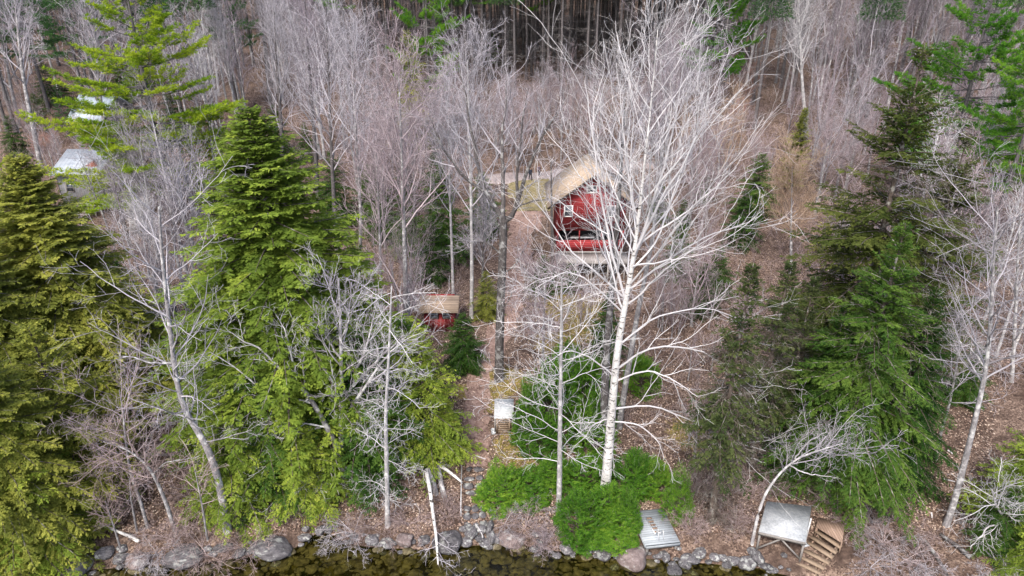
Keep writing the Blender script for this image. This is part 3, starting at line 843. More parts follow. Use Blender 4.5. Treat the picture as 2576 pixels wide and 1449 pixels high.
# dry leaves lying on the ground: one mass
def leaf_litter():
    rng = np.random.default_rng(12)
    n = 110000
    y = 29 + 36 * rng.uniform(0, 1, n) ** 1.6; x = rng.uniform(-.76, .76, n) * (y + 4)
    ok = (y - shore(x) > .9)
    x, y = x[ok], y[ok]; n = len(x)
    B = np.stack([x, y, terr(x, y) + .035 + rng.uniform(0, .05, n)], 1)
    a = rng.uniform(0, 6.28, n)
    D = unit(np.stack([np.cos(a), np.sin(a), rng.normal(0, .25, n)], 1)); Nn = unit(np.stack([rng.normal(0, .4, n), rng.normal(0, .4, n), np.ones(n)], 1))
    mb = MB(); blades(mb, B, D, Nn, rng.uniform(.08, .17, n), rng.uniform(.06, .12, n), rng.uniform(0, 1, n))
    m, nt, out = new_mat("dry_leaves")
    at = N(nt, "ShaderNodeAttribute", attribute_name="tone").outputs["Fac"]
    finish(nt, out, ramp(nt, at, [(0, (.06, .040, .032)), (.45, (.19, .125, .098)), (.8, (.34, .25, .20)), (1, (.56, .46, .37))]), .8, None, 0, .2)
    tag(mb.build("leaf_litter", m), kind='stuff')
leaf_litter()

# ------------------------------------------------------------------ stone steps, poles, fallen stems
def stone_step(px, py, wpx, dpx, label, seed):
    g = ground(px, py); dep = g[1] * cp - (g[2] - CAM_H) * sp_
    w = wpx * dep / F0; dd = dpx * dep / F0 / .75
    rng = np.random.default_rng(seed)
    root = thing("stone_step", label, "stone step", (g[0], g[1], g[2]), rng.uniform(-.1, .1))
    x = -w / 2; k = max(2, int(w / .42))
    ws = rng.uniform(.7, 1.3, k); ws = ws / ws.sum() * w
    for i in range(k):
        v = rock_verts(rng, ICO2[0] * .999, .42, .2, 7)
        mb = MB(); v = v * np.array([ws[i] * .56, dd * .62 * rng.uniform(.85, 1.15), .19]) + np.array([x + ws[i] / 2, rng.uniform(-.05, .05), .07])
        mb.add(v, tris=ICO2[1]); mb.build("flagstone", M['rock'], root, smooth=True); x += ws[i]
steps = [(1198, 1322, 62, 16, "lowest stone step, just above the shore stones"), (1194, 1300, 58, 16, "second stone step up from the shore stones"), (1192, 1280, 56, 16, "third stone step, beside the lower end of the thin pale pole"),
         (1196, 1243, 50, 14, "fourth stone step, above the gap of fallen leaves"), (1190, 1225, 52, 14, "fifth stone step, by the tip of the broken birch limb"), (1192, 1205, 50, 12, "sixth stone step from the shore stones"), (1196, 1183, 46, 12, "topmost stone step at the end of the dirt path")]
for i, s in enumerate(steps): stone_step(*s, 50 + i)

def pole(name, label, cat, pts, r0, r1, mat, sides=7, group=None):
    P = np.array(pts, float); n = len(P); m = max(8, n * 4)
    s = np.linspace(0, n - 1, m); i = np.minimum(s.astype(int), n - 2); w = (s - i)[:, None]
    Q = P[i] * (1 - w) + P[i + 1] * w
    mb = MB(); mb.tubes(Q, np.linspace(r0, r1, m), sides, cap=True)
    o = mb.build(name, M[mat], smooth=True)
    return tag(o, label, cat, group)
def gz(px, py, dz=0.0):
    g = ground(px, py); return np.array([g[0], g[1], g[2] + dz])
M['galv'] = plain_mat("galvanised_metal", (.55, .56, .58), .4, .5, .4, .12)
rail = thing("hand_rail", "thin pale pole rail along the left of the stone steps", "rail", gz(1160, 1300))
mb = MB(); a = gz(1160, 1300, .55) - gz(1160, 1300); b = gz(1162, 1195, .75) - gz(1160, 1300)
mb.bar(a, b, .045); mb.build("top_rail", M['galv'], rail)
for q in (a, b):
    mb = MB(); mb.bar(q + np.array([0, 0, -.8]), q, .05); mb.build("post", M['galv'], rail)

# snapped birch: stem bowed into the water, stump and broken limb
def stem_through(Y0s, pxs, zs=None):
    return [on_y(px, py, y) for (px, py), y in zip(pxs, Y0s)]
rng = np.random.default_rng(77)
base = ground(1098, 1245)
sn = thing("snapped_birch", "snapped white birch stem hanging down into the water", "fallen tree", base)
pts = np.array(stem_through([32.6, 31.2, 30.0, 28.9, 28.1, 27.5], [(1072, 1182), (1082, 1235), (1089, 1290), (1096, 1340), (1100, 1385), (1102, 1420)])) - base
mb = MB(); s = np.linspace(0, 5, 22); i = np.minimum(s.astype(int), 4); w = (s - i)[:, None]
Q = pts[i] * (1 - w) + pts[i + 1] * w; mb.tubes(Q, np.linspace(.13, .045, 22), 8, cap=True); mb.build("stem", M['birch'], sn, smooth=True)
PP, RR = Q[None], np.linspace(.10, .04, 22)[None]
l1 = grow(rng, PP, RR, 10, .55, 1, (40, 80), .28, 6, up=-.03, wob=.15, rr=.4, rtip=.008); l2 = grow(rng, *l1, 6, .2, 1, (30, 60), .4, 4, wob=.15, rtip=.007); l3 = grow(rng, *l2, 4, .2, 1, (30, 60), .5, 3, wob=.15, rtip=.006)
mb = MB(); put_levels(mb, [l1, l2, l3], rng); mb.build("twigs", M['twig_grey'], sn)
mb = MB(); bt = np.array([base - base, pts[0] * .5 + np.array([.1, .1, 0]), pts[0] + np.array([0.06, .08, .03])]); mb.tubes(bt[[0, 0, 1, 2]] + np.array([[0, 0, -.2], [0, 0, 0], [0, 0, 0], [0, 0, 0]]), np.array([.17, .16, .14, .13]), 8); mb.build("stump", M['bark_grey'], sn, smooth=True)
base2 = ground(1122, 1262)
s2 = thing("snapped_birch", "short snapped birch with its broken limb pointing at the steps", "fallen tree", base2)
top = on_y(1102, 1170, 33.6) - base2
mb = MB(); mb.tubes(np.array([[0, 0, -.2], top * .5 + np.array([-.06, 0, 0]), top]), np.array([.17, .15, .13]), 8, cap=True); mb.build("stump", M['bark_grey'], s2, smooth=True)
tip = on_y(1164, 1215, 32.6) - base2
mb = MB(); Q = np.array([top, top * .65 + tip * .35 + np.array([0, 0, .12]), top * .3 + tip * .7 + np.array([0, 0, .08]), tip]); mb.tubes(Q, np.array([.12, .10, .085, .06]), 8, cap=True); mb.build("limb", M['birch'], s2, smooth=True)
l1 = grow(rng, np.array([[top, top + (tip - top) * .1]]).repeat(1, 0), np.array([[.05, .04]]), 14, .1, 1, (60, 110), 4.5, 6, up=-.35, wob=.12, rtip=.007)
mb = MB(); put_levels(mb, [l1, grow(rng, *l1, 5, .2, 1, (20, 50), .4, 4, up=-.1, wob=.15, rtip=.006)], rng); mb.build("twigs", M['twig_grey'], s2)

pole("fallen_branch", "white fallen branch lying above the left shore boulders", "branch", [gz(255, 1330, .3), gz(295, 1345, .28), gz(330, 1357, .22), gz(352, 1368, .15)], .06, .11, 'birch')
pole("driftwood_stick", "bleached curved stick lying on the stones below the steps", "branch", [on_z(1196, 1318, .75), on_z(1205, 1330, .68), on_z(1213, 1345, .5), on_z(1215, 1360, .35)], .035, .025, 'twig_white', 6)
pole("fallen_log", "short pale broken log on the leaves of the left slope", "log", [gz(510, 1293, .12), gz(519, 1310, .12), gz(528, 1329, .1)], .10, .085, 'bark_pale')
pole("fallen_log", "dark fallen log crossing the leaf slope under the left hemlock boughs", "log", [gz(330, 1148, .15), gz(400, 1150, .2), gz(450, 1152, .2)], .09, .07, 'bark_grey')
pole("fallen_branch", "bleached stick lying across the top of the dirt path", "branch", [gz(1196, 1148, .08), gz(1211, 1154, .08), gz(1222, 1157, .07)], .045, .03, 'twig_white', 6)
for a, b, lab in (((2371, 1208), (2402, 1214), "upper pale stick on the brown leaf slope"), ((2402, 1247), (2440, 1252), "lower pale stick beside the slender grey trunk on the leaf slope"),
                  ((2383, 1135), (2396, 1144), "short bleached stick high on the brown leaf slope"), ((2342, 1292), (2344, 1306), "tiny upright-lying stick low on the brown leaf slope")):
    pole("fallen_branch", lab, "branch", [gz(*a, .07), (gz(*a, .09) + gz(*b, .09)) / 2, gz(*b, .06)], .055, .035, 'twig_white', 6)
pole("fallen_log", "dark rotting log in the lower right corner brush", "log", [gz(2440, 1408, .15), gz(2405, 1380, .2), gz(2360, 1355, .35)], .13, .09, 'bark_dark')
pole("fallen_log", "long dark log pointing down to the lower right shore", "log", [gz(2380, 1449, .1), gz(2350, 1400, .2), gz(2320, 1368, .3)], .11, .08, 'bark_dark')

# ------------------------------------------------------------------ docks and platform by the water
M['dock_blue'] = wood_mat("blue_grey_boards", (.20, .225, .25), (.34, .37, .40), .15, 1, .10)
M['plat_white'] = metal_roof_mat("weathered_white_sheet", (.16, .175, .19), (.40, .42, .44), None)
M['wood_brown'] = wood_mat("brown_boards", (.17, .115, .085), (.31, .225, .175), .14, 0, .10)
M['wood_tread'] = wood_mat("tan_treads", (.16, .115, .082), (.29, .225, .165), None)
M['wood_grey'] = wood_mat("grey_timber", (.14, .13, .125), (.28, .265, .25), None)

fl, fr_, br, bl = on_z(1625, 1373, .95), on_z(1711, 1364, .95), on_z(1640, 1279, 1.15), on_z(1600, 1283, 1.15)
c0 = (fl + fr_) / 2
ex = unit(fr_ - fl); wdt = np.linalg.norm(fr_ - fl); ang = math.atan2(ex[1], ex[0])
eback = unit(((br - fr_) + (bl - fl)) / 2); ey = np.array([-ex[1], ex[0], 0]); Ld = abs(np.dot(br - fr_, ey))
dock = thing("dock_section", "blue-grey plank dock section pulled ashore with a ladder on it", "dock", (c0[0], c0[1], c0[2]), ang)
mb = MB(); shx = float(np.dot(((br + bl) / 2 - c0), ex)) / Ld * .45
# boards run across; modelled in dock axes with the far end swung to the left
def dk(u, v, z): return (u * wdt / 2 + shx * v * Ld, v * Ld, z + .12 * v)
mb.slab([dk(-1, 0, 0), dk(1, 0, 0), dk(1, 1, 0), dk(-1, 1, 0)], .05); mb.build("deck_boards", M['dock_blue'], dock)
for (a, b) in (((-1, 0), (1, 0)), ((1, 0), (1, 1)), ((-1, 1), (-1, 0)), ((1, 1), (-1, 1))):
    mb = MB(); A = np.array(dk(*a, -.14)) * np.array([.995, 1, 1]); B = np.array(dk(*b, -.14)) * np.array([.995, 1, 1]); mb.bar(A, B, .06, .17); mb.build("side_beam", M['dock_blue'], dock)
for u, v in ((-.85, .06), (.85, .06), (.85, .92), (-.85, .92)):
    mb = MB(); mb.box(np.array(dk(u, v, -.5)), (.14, .14, .62)); mb.build("leg", M['wood_grey'], dock)
# ladder lying on the dock
ld = thing("dock_ladder", "metal swim ladder lying along the blue-grey dock", "ladder", (c0[0], c0[1], c0[2]), ang)
M['steel'] = plain_mat("brushed_steel", (.62, .63, .65), .35, .6, .6, .08)
lt = lambda u, v, z=.07: np.array(dk(u, v, z))
for sgn in (-1, 1):
    du = .15 * sgn
    mb = MB(); mb.tubes(np.array([lt(-.05 + du, .26), lt(-.1 + du, .5), lt(-.14 + du, .76)]), np.array([.028] * 3), 6, cap=True); mb.build("side_rail", M['steel'], ld, smooth=True)
    th = np.linspace(0, math.pi, 12)
    mb = MB(); arc = np.array([lt(-.05 + du + .03, .26 - .16 * t / math.pi, .07 + .42 * math.sin(t)) for t in th]); mb.tubes(arc, np.full(12, .026), 6, cap=True); mb.build("grab_handle", M['steel'], ld, smooth=True)
for k in range(5):
    v = .32 + k * .1
    mb = MB(); A, B = lt(-.05 - .15 - (v - .26) * .18, v, .085), lt(-.05 + .15 - (v - .26) * .18, v, .085); mb.bar(A, B, .11, .03); mb.build("rung", M['wood_brown'], ld)

# raised white platform on posts
zc = 1.95
c = [on_z(1929, 1261, zc + .1), on_z(2041, 1274, zc + .1), on_z(2027, 1364, zc), on_z(1909, 1337, zc)]
o0 = sum(c) / 4
pf = thing("platform", "weathered white sheet-topped platform propped on posts near the water", "platform", o0)
cc = [q - o0 for q in c]
mb = MB(); mb.slab([cc[3], cc[2], cc[1], cc[0]], .035); mb.build("sheet_top", M['plat_white'], pf)
for i in range(4):
    mb = MB(); dz = np.array([0, 0, -.13]); mb.bar(cc[i] * .985 + dz, cc[(i + 1) % 4] * .985 + dz, .09, .16); mb.build("edge_beam", M['wood_grey'], pf)
for i in range(4):
    p = c[i] * .94 + o0 * .06; g = tz(p[0], p[1])
    mb = MB(); mb.bar(np.array([p[0], p[1], g - .2]) - o0, np.array([p[0], p[1], p[2] - .05]) - o0, .09); mb.build("post", M['wood_grey'], pf)
mid_ = (c[2] + c[3]) / 2 - o0
for i in (2, 3):
    p = c[i] * .94 + o0 * .06
    mb = MB(); mb.bar(np.array([p[0], p[1], tz(p[0], p[1]) + .15]) - o0, mid_ + np.array([0, .05, -.2]), .07); mb.build("brace", M['wood_grey'], pf)
# galvanised leg with a foot pad standing beside it
lg = on_z(2023, 1375, .7)
jack = thing("jack_stand", "galvanised pipe stand with white foot pad beside the stair treads", "pipe stand", (lg[0], lg[1], tz(lg[0], lg[1])))
mb = MB(); mb.tubes(np.array([[0, 0, .05], [0, 0, .8], [0, 0, 1.9]]), np.array([.035] * 3), 8, cap=True); mb.build("pipe", M['galv'], jack, smooth=True)
mb = MB(); mb.box((0, 0, .05), (.42, .34, .05), .3); mb.box((0, 0, .12), (.16, .16, .09), .3); mb.build("foot_pad", M['plat_white'], jack)

# brown stair frame with open treads
zt = 1.55
pc = [on_z(2058, 1301, zt), on_z(2124, 1318, zt), on_z(2119, 1366, zt), on_z(2053, 1325, zt)]
s0 = sum(pc) / 4
st = thing("wooden_stairs", "brown timber landing with six open treads going down to the water", "stairs", s0)
q4 = [q - s0 for q in pc]
def brown_slab(cs, nm, mat, th=.045):
    mb = MB(); mb.slab(cs, th); mb.build(nm, M[mat], st)
brown_slab([q4[3], q4[2], q4[1], q4[0]], "landing", 'wood_brown')
tl = [(2052, 1333), (2042, 1349), (2033, 1362), (2023, 1382), (2010, 1396), (1999, 1410)]
tr_ = [(2116, 1376), (2105, 1390), (2096, 1402), (2087, 1416), (2074, 1429), (2064, 1441)]
Ls, Rs = [], []
for i in range(6):
    z = 1.45 - .17 * (i + 1)
    a, b = on_z(*tl[i], z) - s0, on_z(*tr_[i], z) - s0
    n = unit(np.cross(unit(b - a), [0, 0, 1.0])) * .15
    brown_slab([a - n, b - n, b + n, a + n], "tread", 'wood_tread', .045); Ls.append(a * .86 + b * .14); Rs.append(b * .86 + a * .14)
for S in (Ls, Rs):
    top = S[0] + (S[0] - S[1])
    mb = MB(); mb.bar(top + np.array([0, 0, -.16]), S[-1] + np.array([0, 0, -.16]), .06, .2); mb.build("stringer", M['wood_brown'], st)
    for k in (0, 3, 5):
        p = S[k] + s0; g = tz(p[0], p[1])
        mb = MB(); mb.bar(np.array([p[0], p[1], min(g, p[2] - .3) - .2]) - s0, S[k] + np.array([0, 0, -.12]), .09); mb.build("post", M['wood_tread'], st)
for i in range(4):
    p = pc[i] * .93 + s0 * .07
    mb = MB(); mb.bar(np.array([p[0], p[1], tz(p[0], p[1]) - .2]) - s0, np.array([p[0], p[1], p[2] - .05]) - s0, .09); mb.build("post", M['wood_brown'], st)
mb = MB(); mb.bar(q4[0] * .97 + np.array([0, 0, -.12]), q4[3] * .97 + np.array([0, 0, -.12]), .06, .14); mb.build("joist", M['wood_brown'], st)
mb = MB(); mb.bar(q4[1] * .97 + np.array([0, 0, -.12]), q4[2] * .97 + np.array([0, 0, -.12]), .06, .14); mb.build("joist", M['wood_brown'], st)

# firewood shelter beside the path
g = ground(1267, 1088)
wsx = thing("firewood_shelter", "small firewood shelter with white metal roof and slatted front beside the path", "wood shelter", g)
M['dark_wood'] = wood_mat("dark_fascia", (.05, .035, .03), (.11, .08, .07), None)
M['slat'] = wood_mat("slat_boards", (.20, .14, .11), (.34, .255, .21), .15, 2, .16)
M['white_sheet'] = metal_roof_mat("white_metal_sheet", (.34, .37, .39), (.54, .56, .58), .25, 1)
x0, x1, D = -.56, .60, 1.65
mb = MB(); mb.slab([(x0 - .05, -.12, 1.22), (x1 + .05, -.12, 1.22), (x1 + .05, D, 1.5), (x0 - .05, D, 1.5)], .03); mb.build("roof", M['white_sheet'], wsx)
for x in (x0, x1):
    for y, h in ((0, 1.2), (D - .1, 1.46)):
        mb = MB(); mb.box((x, y, h / 2), (.09, .09, h)); mb.build("post", M['wood_grey'], wsx)
mb = MB()
for k in range(7): mb.box((-.02, -.09, .10 + k * .165), (.80, .03, .125), rx=.05)
mb.build("slat_panel", M['wood_tread'], wsx)
mb = MB(); mb.box((-.02, -.05, .62), (.80, .015, 1.1)); mb.build("slat_gap_shade", M['dark_wood'], wsx)  # dark sheet added behind the slats to paint shade into their gaps
for x in (-.42, .38):
    mb = MB(); mb.box((x, -.125, .62), (.09, .035, 1.2)); mb.build("panel_stile", M['wood_tread'], wsx)
mb = MB(); mb.box(((x0 + x1) / 2, D - .1, .6), (x1 - x0 - .1, .03, 1.1)); mb.build("back_wall", M['wood_grey'], wsx)
mb = MB(); mb.box(((x0 + x1) / 2, D / 2, .08), (x1 - x0 - .1, D - .3, .06)); mb.build("floor_rack", M['wood_grey'], wsx)
M['log_end'] = plain_mat("firewood", (.24, .17, .12), .9, .1, 0, .4, 12)
rng_ = random.Random(9)
for r in range(4):
    for k in range(6):
        y = .12 + k * .21 + (r % 2) * .1; z = .20 + r * .19
        mb = MB(); rad = rng_.uniform(.075, .10); mb.tubes(np.array([[x0 + .12, y, 0], [.0, y + rng_.uniform(-.02, .02), 0], [x1 - .02, y, 0]]), np.array([rad, rad * 1.05, rad]), 8, cap=True)
        o = mb.build("firewood_log", M['log_end'], smooth=False); o.location = (g[0], g[1], g[2] + z)
        tag(o, "split firewood log stacked inside the white-roofed shelter", "firewood", "firewood in the shelter")
for k, (dx, dy, lab) in enumerate(((-.66, -.10, "white round tub at the left foot of the firewood shelter"), (-.68, .16, "second white tub, behind the one at the firewood shelter's foot"))):
    mb = MB(); zs = [(0, .11), (.02, .13), (.1, .14), (.115, .16), (.13, .16), (.13, .12), (.09, .11)]
    P = np.array([[0, 0, z] for z, _ in zs]); 
    th = np.arange(16) * 2 * np.pi / 16
    v = np.concatenate([np.stack([r * np.cos(th), r * np.sin(th), np.full(16, z)], 1) for z, r in zs])
    q = [[i * 16 + j, i * 16 + (j + 1) % 16, (i + 1) * 16 + (j + 1) % 16, (i + 1) * 16 + j] for i in range(6) for j in range(16)]
    mb.add(v, q); mb.ng.append([96 + j for j in range(16)]); mb.ng.append(list(range(16))[::-1])
    o = mb.build("tub", M['white_sheet'], smooth=False); o.location = (g[0] + dx, g[1] + dy, tz(g[0] + dx, g[1] + dy)); tag(o, lab, "tub")

# ------------------------------------------------------------------ buildings
M['red_siding'] = wood_mat("red_clapboard", (.20, .024, .028), (.34, .050, .054), .19, 2, .14)
M['red_paint'] = plain_mat("red_paint", (.24, .032, .034), .7)
M['shingle_tan'] = wood_mat("tan_shingles", (.30, .235, .175), (.44, .355, .27), .22, 1, .10)
M['shingle_brown'] = wood_mat("brown_shingles", (.24, .18, .135), (.38, .30, .23), .16, 1, .12)
M['white_trim'] = plain_mat("white_trim", (.72, .72, .72), .6)
M['dark_in'] = plain_mat("dark_screen_and_shade", (.012, .012, .015), .6)  # near black: porch screen, eyes, and the painted shade under the cabin floor
M['glass'] = plain_mat("window_glass", (.05, .06, .075), .08, .8)
M['glass_blue'] = plain_mat("pale_window_glass", (.30, .36, .44), .1, .8)
M['deck_grey'] = wood_mat("grey_decking", (.20, .185, .18), (.36, .34, .33), .14, 0, .1)
M['dark_wood'] = wood_mat("dark_fascia", (.05, .035, .03), (.11, .08, .07), None)
def window(parent, x, y, z, w, h, glass='glass', fr='white_trim', face=-1, mull=True, d=.05):
    """flat window in an x-z wall; frame proud of the wall"""
    mb = MB(); t = .09
    for cx, cz, sx, sz in ((x - w / 2, z, t, h + t), (x + w / 2, z, t, h + t), (x, z - h / 2, w - t, t), (x, z + h / 2, w - t, t)): mb.box((cx, y + face * d / 2, cz), (sx, d, sz))
    if mull: mb.box((x, y + face * d * .45, z), (w - t, d * .8, .05))
    f = mb.build("window", M[fr], parent)
    mb = MB(); mb.box((x, y + face * .008, z), (w - t, .016, h - t)); mb.build("pane", M[glass], f)
    return f
def gable_roof(parent, hw, y0, y1, ze, zr, over, th, mat, name="roof", ax='y'):
    mb = MB()
    rise = (zr - ze) / hw
    for s in (-1, 1):
        e = (s * (hw + over), ze - over * rise)
        if s < 0: cs = [(e[0], y0, e[1]), (0, y0, zr), (0, y1, zr), (e[0], y1, e[1])]
        else: cs = [(0, y0, zr), (e[0], y0, e[1]), (e[0], y1, e[1]), (0, y1, zr)]
        cs = [np.array(c_) + np.array([0, 0, th]) for c_ in cs]
        mb.slab(cs, th)
    return mb.build(name, M[mat], parent)

# red cabin
Yf = 60.0
xl, xr = on_y(1402, 560, Yf)[0], on_y(1572, 560, Yf)[0]
hx = (xl + xr) / 2; hw = (xr - xl) / 2
zg = min(tz(hx - hw, Yf), tz(hx + hw, Yf), tz(hx, Yf + 6)) - .1
z_ = lambda py, Y=Yf: on_y(1488, py, Y)[2] - zg
ze = z_(500); zr = z_(437)
house = thing("red_cabin", "red clapboard two-storey cabin with tan gable roof and raised porch", "cabin", (hx, Yf, zg))
Dp = 5.6
fl_z = z_(632); rail_t = z_(605); op_t = z_(580)
mb = MB()  # walls: side walls, back, front upper with gable, knee wall, corner piers
mb.prism([(-hw, op_t), (hw, op_t), (hw, ze), (0, zr), (-hw, ze)], 0, .14)
mb.box((0, .07, (fl_z + rail_t) / 2), (2 * hw, .14, rail_t - fl_z))
for s in (-1, 1):
    mb.box((s * (hw - .07), .07, (rail_t + op_t) / 2), (.14, .139, op_t - rail_t))
    mb.box((s * (hw - .08), Dp / 2 + .07, (fl_z + ze) / 2), (.16, Dp - .15, ze - fl_z))
mb.prism([(-hw, fl_z), (hw, fl_z), (hw, ze), (0, zr), (-hw, ze)], Dp, Dp + .14)
mb.build("wall", M['red_siding'], house)
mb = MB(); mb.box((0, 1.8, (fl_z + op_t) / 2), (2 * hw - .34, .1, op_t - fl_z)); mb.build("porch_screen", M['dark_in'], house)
mb = MB(); mb.box((0, Dp / 2, fl_z - .1), (2 * hw, Dp + .1, .18)); mb.build("floor", M['deck_grey'], house)
for x in (-hw * .33, hw * .33):
    mb = MB(); mb.box((x, .06, (rail_t + op_t) / 2), (.1, .1, op_t - rail_t)); mb.build("porch_post", M['red_paint'], house)
mb = MB(); mb.box((-hw * .2, 1.2, rail_t - .1), (2.2, .7, .06)); mb.build("porch_table", M['white_trim'], house)
roof = gable_roof(house, hw, -.75, Dp + .6, ze, zr, .95, .14, 'shingle_tan')
mb = MB(); mb.box((.3, Dp * .75, zr + .35), (.5, .5, 1.3)); 
for s in (-1, 1):
    rise = (zr - ze) / hw
    mb = MB(); e = np.array([s * (hw + .95), -.77, ze - .95 * rise + .02]); t_ = np.array([0, -.77, zr + .02]); mb.bar(e, t_, .05, .18); mb.build("rake_board", M['dark_wood'], house)
window(house, on_y(1430, 531, Yf)[0] - hx, 0, z_(531), .72, 1.0)
window(house, on_y(1537, 531, Yf)[0] - hx, 0, z_(531), .72, 1.0)
window(house, on_y(1489, 477, Yf)[0] - hx, 0, z_(476), .85, .62)
dk0 = -1.9
mb = MB(); mb.box((0.1, dk0 / 2 - .01, fl_z - .22), (2 * hw + .5, 1.9, .06)); mb.build("deck", M['deck_grey'], house)
mb = MB(); mb.box((0.1, dk0 + .0, fl_z - .36), (2 * hw + .5, .08, .22)); mb.build("deck_beam", M['deck_grey'], house)
for k in range(5):
    x = -hw + .15 + k * (2 * hw - .2) / 4
    mb = MB(); mb.box((x, dk0 + .06, (fl_z - .3) / 2 - .3), (.14, .14, fl_z - .3 + .6)); mb.build("deck_post", M['deck_grey'], house)
    mb = MB(); mb.box((x, .3, (fl_z - .2) / 2 - .3), (.16, .16, fl_z - .2 + .6)); mb.build("foundation_post", M['dark_wood'], house)
mb = MB(); mb.box((0, 2.2, fl_z / 2 - .2), (2 * hw - .3, .1, fl_z + .1)); mb.build("underfloor_shade_sheet", M['dark_in'], house)  # near-black sheet standing in for the shade under the floor

# red shed with brown roof
g = ground(1106, 834)
sh = thing("red_shed", "small red shed with flat brown roof and two pale windows", "shed", g)
dep = g[1] * cp - (g[2] - CAM_H) * sp_
w = 92 * dep / F0; zz = on_y(1106, 779, g[1])[2] - g[2]
mb = MB(); mb.box((0, .07, zz / 2), (w * .78, .14, zz)); mb.build("front_wall", M['red_siding'], sh); mb = MB(); mb.box((0, 1.9, zz / 2 + .2), (w * .78, .14, zz + .4)); mb.build("back_wall", M['red_siding'], sh)
for s in (-1, 1):
    mb = MB(); mb.prism([(s * w * .39 - .06, 0), (s * w * .39 + .06, 0), (s * w * .39 + .06, zz), (s * w * .39 - .06, zz)], .14, 1.83); mb.build("side_wall", M['red_siding'], sh)
mb = MB(); mb.slab([(-w * .54, -.45, zz - .02), (w * .54, -.45, zz - .02), (w * .54, 1.1, zz + .62), (-w * .54, 1.1, zz + .62)], .10)
mb.slab([(-w * .54, 1.1, zz + .62), (w * .54, 1.1, zz + .62), (w * .54, 2.5, zz + .1), (-w * .54, 2.5, zz + .1)], .10); mb.build("roof", M['shingle_brown'], sh)
window(sh, -w * .12, 0, zz - .52, .62, .55, 'glass_blue', 'dark_wood'); window(sh, w * .20, 0, zz - .52, .55, .55, 'glass_blue', 'dark_wood')
mb = MB(); mb.box((w * .02, -.02, zz * .31), (.85, .05, zz * .58)); mb.build("door", M['red_paint'], sh)

# grey cabin with rusty patch on its roof (left), paler one behind it
M['roof_pale'] = metal_roof_mat("pale_blue_metal_roof", (.22, .25, .29), (.36, .39, .43), .45, 0)
M['roof_white'] = metal_roof_mat("white_metal_roof", (.26, .32, .38), (.42, .48, .55), .6, 0)
M['grey_siding'] = wood_mat("grey_clapboard", (.09, .088, .094), (.18, .175, .185), .2, 2, .14)
M['grey_shade'] = wood_mat("grey_boards", (.12, .122, .13), (.22, .222, .235), .25, 0, .08)
M['rust'] = plain_mat("rust", (.22, .075, .045), .9, .1, 0, .4, 5)
def cottage(label, pxl, pxr, py_eave, py_ridge, Ye, depth, mat, side='grey_siding', wall='grey_shade', patch=False, base=None, rz=0.0):
    a, b = on_y(pxl, py_eave, Ye), on_y(pxr, py_eave, Ye)
    cx = (a[0] + b[0]) / 2; w = b[0] - a[0]
    yr = Ye + depth / 2; rr_ = on_y((pxl + pxr) / 2, py_ridge, yr)[2]
    zb = tz(cx, Ye) - .4; ze = a[2] - zb; zr = max(rr_ - zb, ze + .8)
    t = thing("grey_cottage", label, "cottage", (cx, Ye, zb), rz)
    for yw in (.47, depth - .47):
        mb = MB(); mb.box((0, yw, ze / 2), (w - .5, .14, ze)); mb.build("wall", M[wall], t)
    for s in (-1, 1):
        mb = MB(); x = s * (w / 2 - .31)
        v = [(x, .4, 0), (x, depth - .4, 0), (x, depth - .4, ze), (x, depth / 2, zr - .12), (x, .4, ze)]
        vs = [(p[0] - .06, p[1], p[2]) for p in v] + [(p[0] + .06, p[1], p[2]) for p in v]
        mb.add(vs, [[i, (i + 1) % 5, 5 + (i + 1) % 5, 5 + i] for i in range(5)]); mb.ng.append([4, 3, 2, 1, 0]); mb.ng.append([5, 6, 7, 8, 9]); mb.build("gable_wall", M[side], t)
    mb = MB(); e = .35; rise = (zr - ze) / (depth / 2)
    mb.slab([(-w / 2, -e, ze - e * rise + .1), (w / 2, -e, ze - e * rise + .1), (w / 2, depth / 2, zr + .1), (-w / 2, depth / 2, zr + .1)], .1)
    mb.slab([(-w / 2, depth / 2, zr + .1), (w / 2, depth / 2, zr + .1), (w / 2, depth + e, ze - e * rise + .1), (-w / 2, depth + e, ze - e * rise + .1)], .1)
    rf = mb.build("roof", M[mat], t)
    for k in (-.22, .2):
        window(t, w * k, .40, ze * .62, .8, 1.0, 'glass', 'wood_grey')
    if patch:
        mb = MB(); pts = [(.62, .30), (.74, .26), (.88, .30), (.80, .44), (.72, .56), (.66, .42)]
        f = lambda u, v: np.array([(-w / 2 + u * w), v * depth / 2, ze + v * (zr - ze) + .112])
        P = [f(*p) for p in pts]; n = len(P); mb.add(P + [p + np.array([0, 0, .012]) for p in P], [[i, (i + 1) % n, n + (i + 1) % n, n + i] for i in range(n)]); mb.ng.append(list(range(n))[::-1]); mb.ng.append([n + i for i in range(n)])
        mb.build("rusty_patch", M['rust'], rf)
        # lower porch roof and deck steps in front
        mb = MB(); mb.box((w * .30, -1.2, ze * .35), (w * .42, 1.9, .1)); mb.build("porch_deck", M['deck_grey'], t)
        for q in (-.1, .1):
            mb = MB(); mb.box((w * (.30 + q * 1.8), -2.0, ze * .17), (.12, .12, ze * .34)); mb.build("porch_post", M['deck_grey'], t)
        for q in range(5):
            mb = MB(); mb.box((w * .32, -2.35 - q * .3, ze * .30 - q * .22), (1.5, .3, .06)); mb.build("step", M['deck_grey'], t)
    return t
cottage("grey cottage with pale metal roof and a rusty patch on it", 122, 252, 438, 378, 74.5, 7.4, 'roof_pale', patch=True, rz=-.08)
cottage("farther cottage with blue-white roof seen between dark trunks", 165, 262, 304, 238, 97.0, 8.5, 'roof_white', rz=-.05)

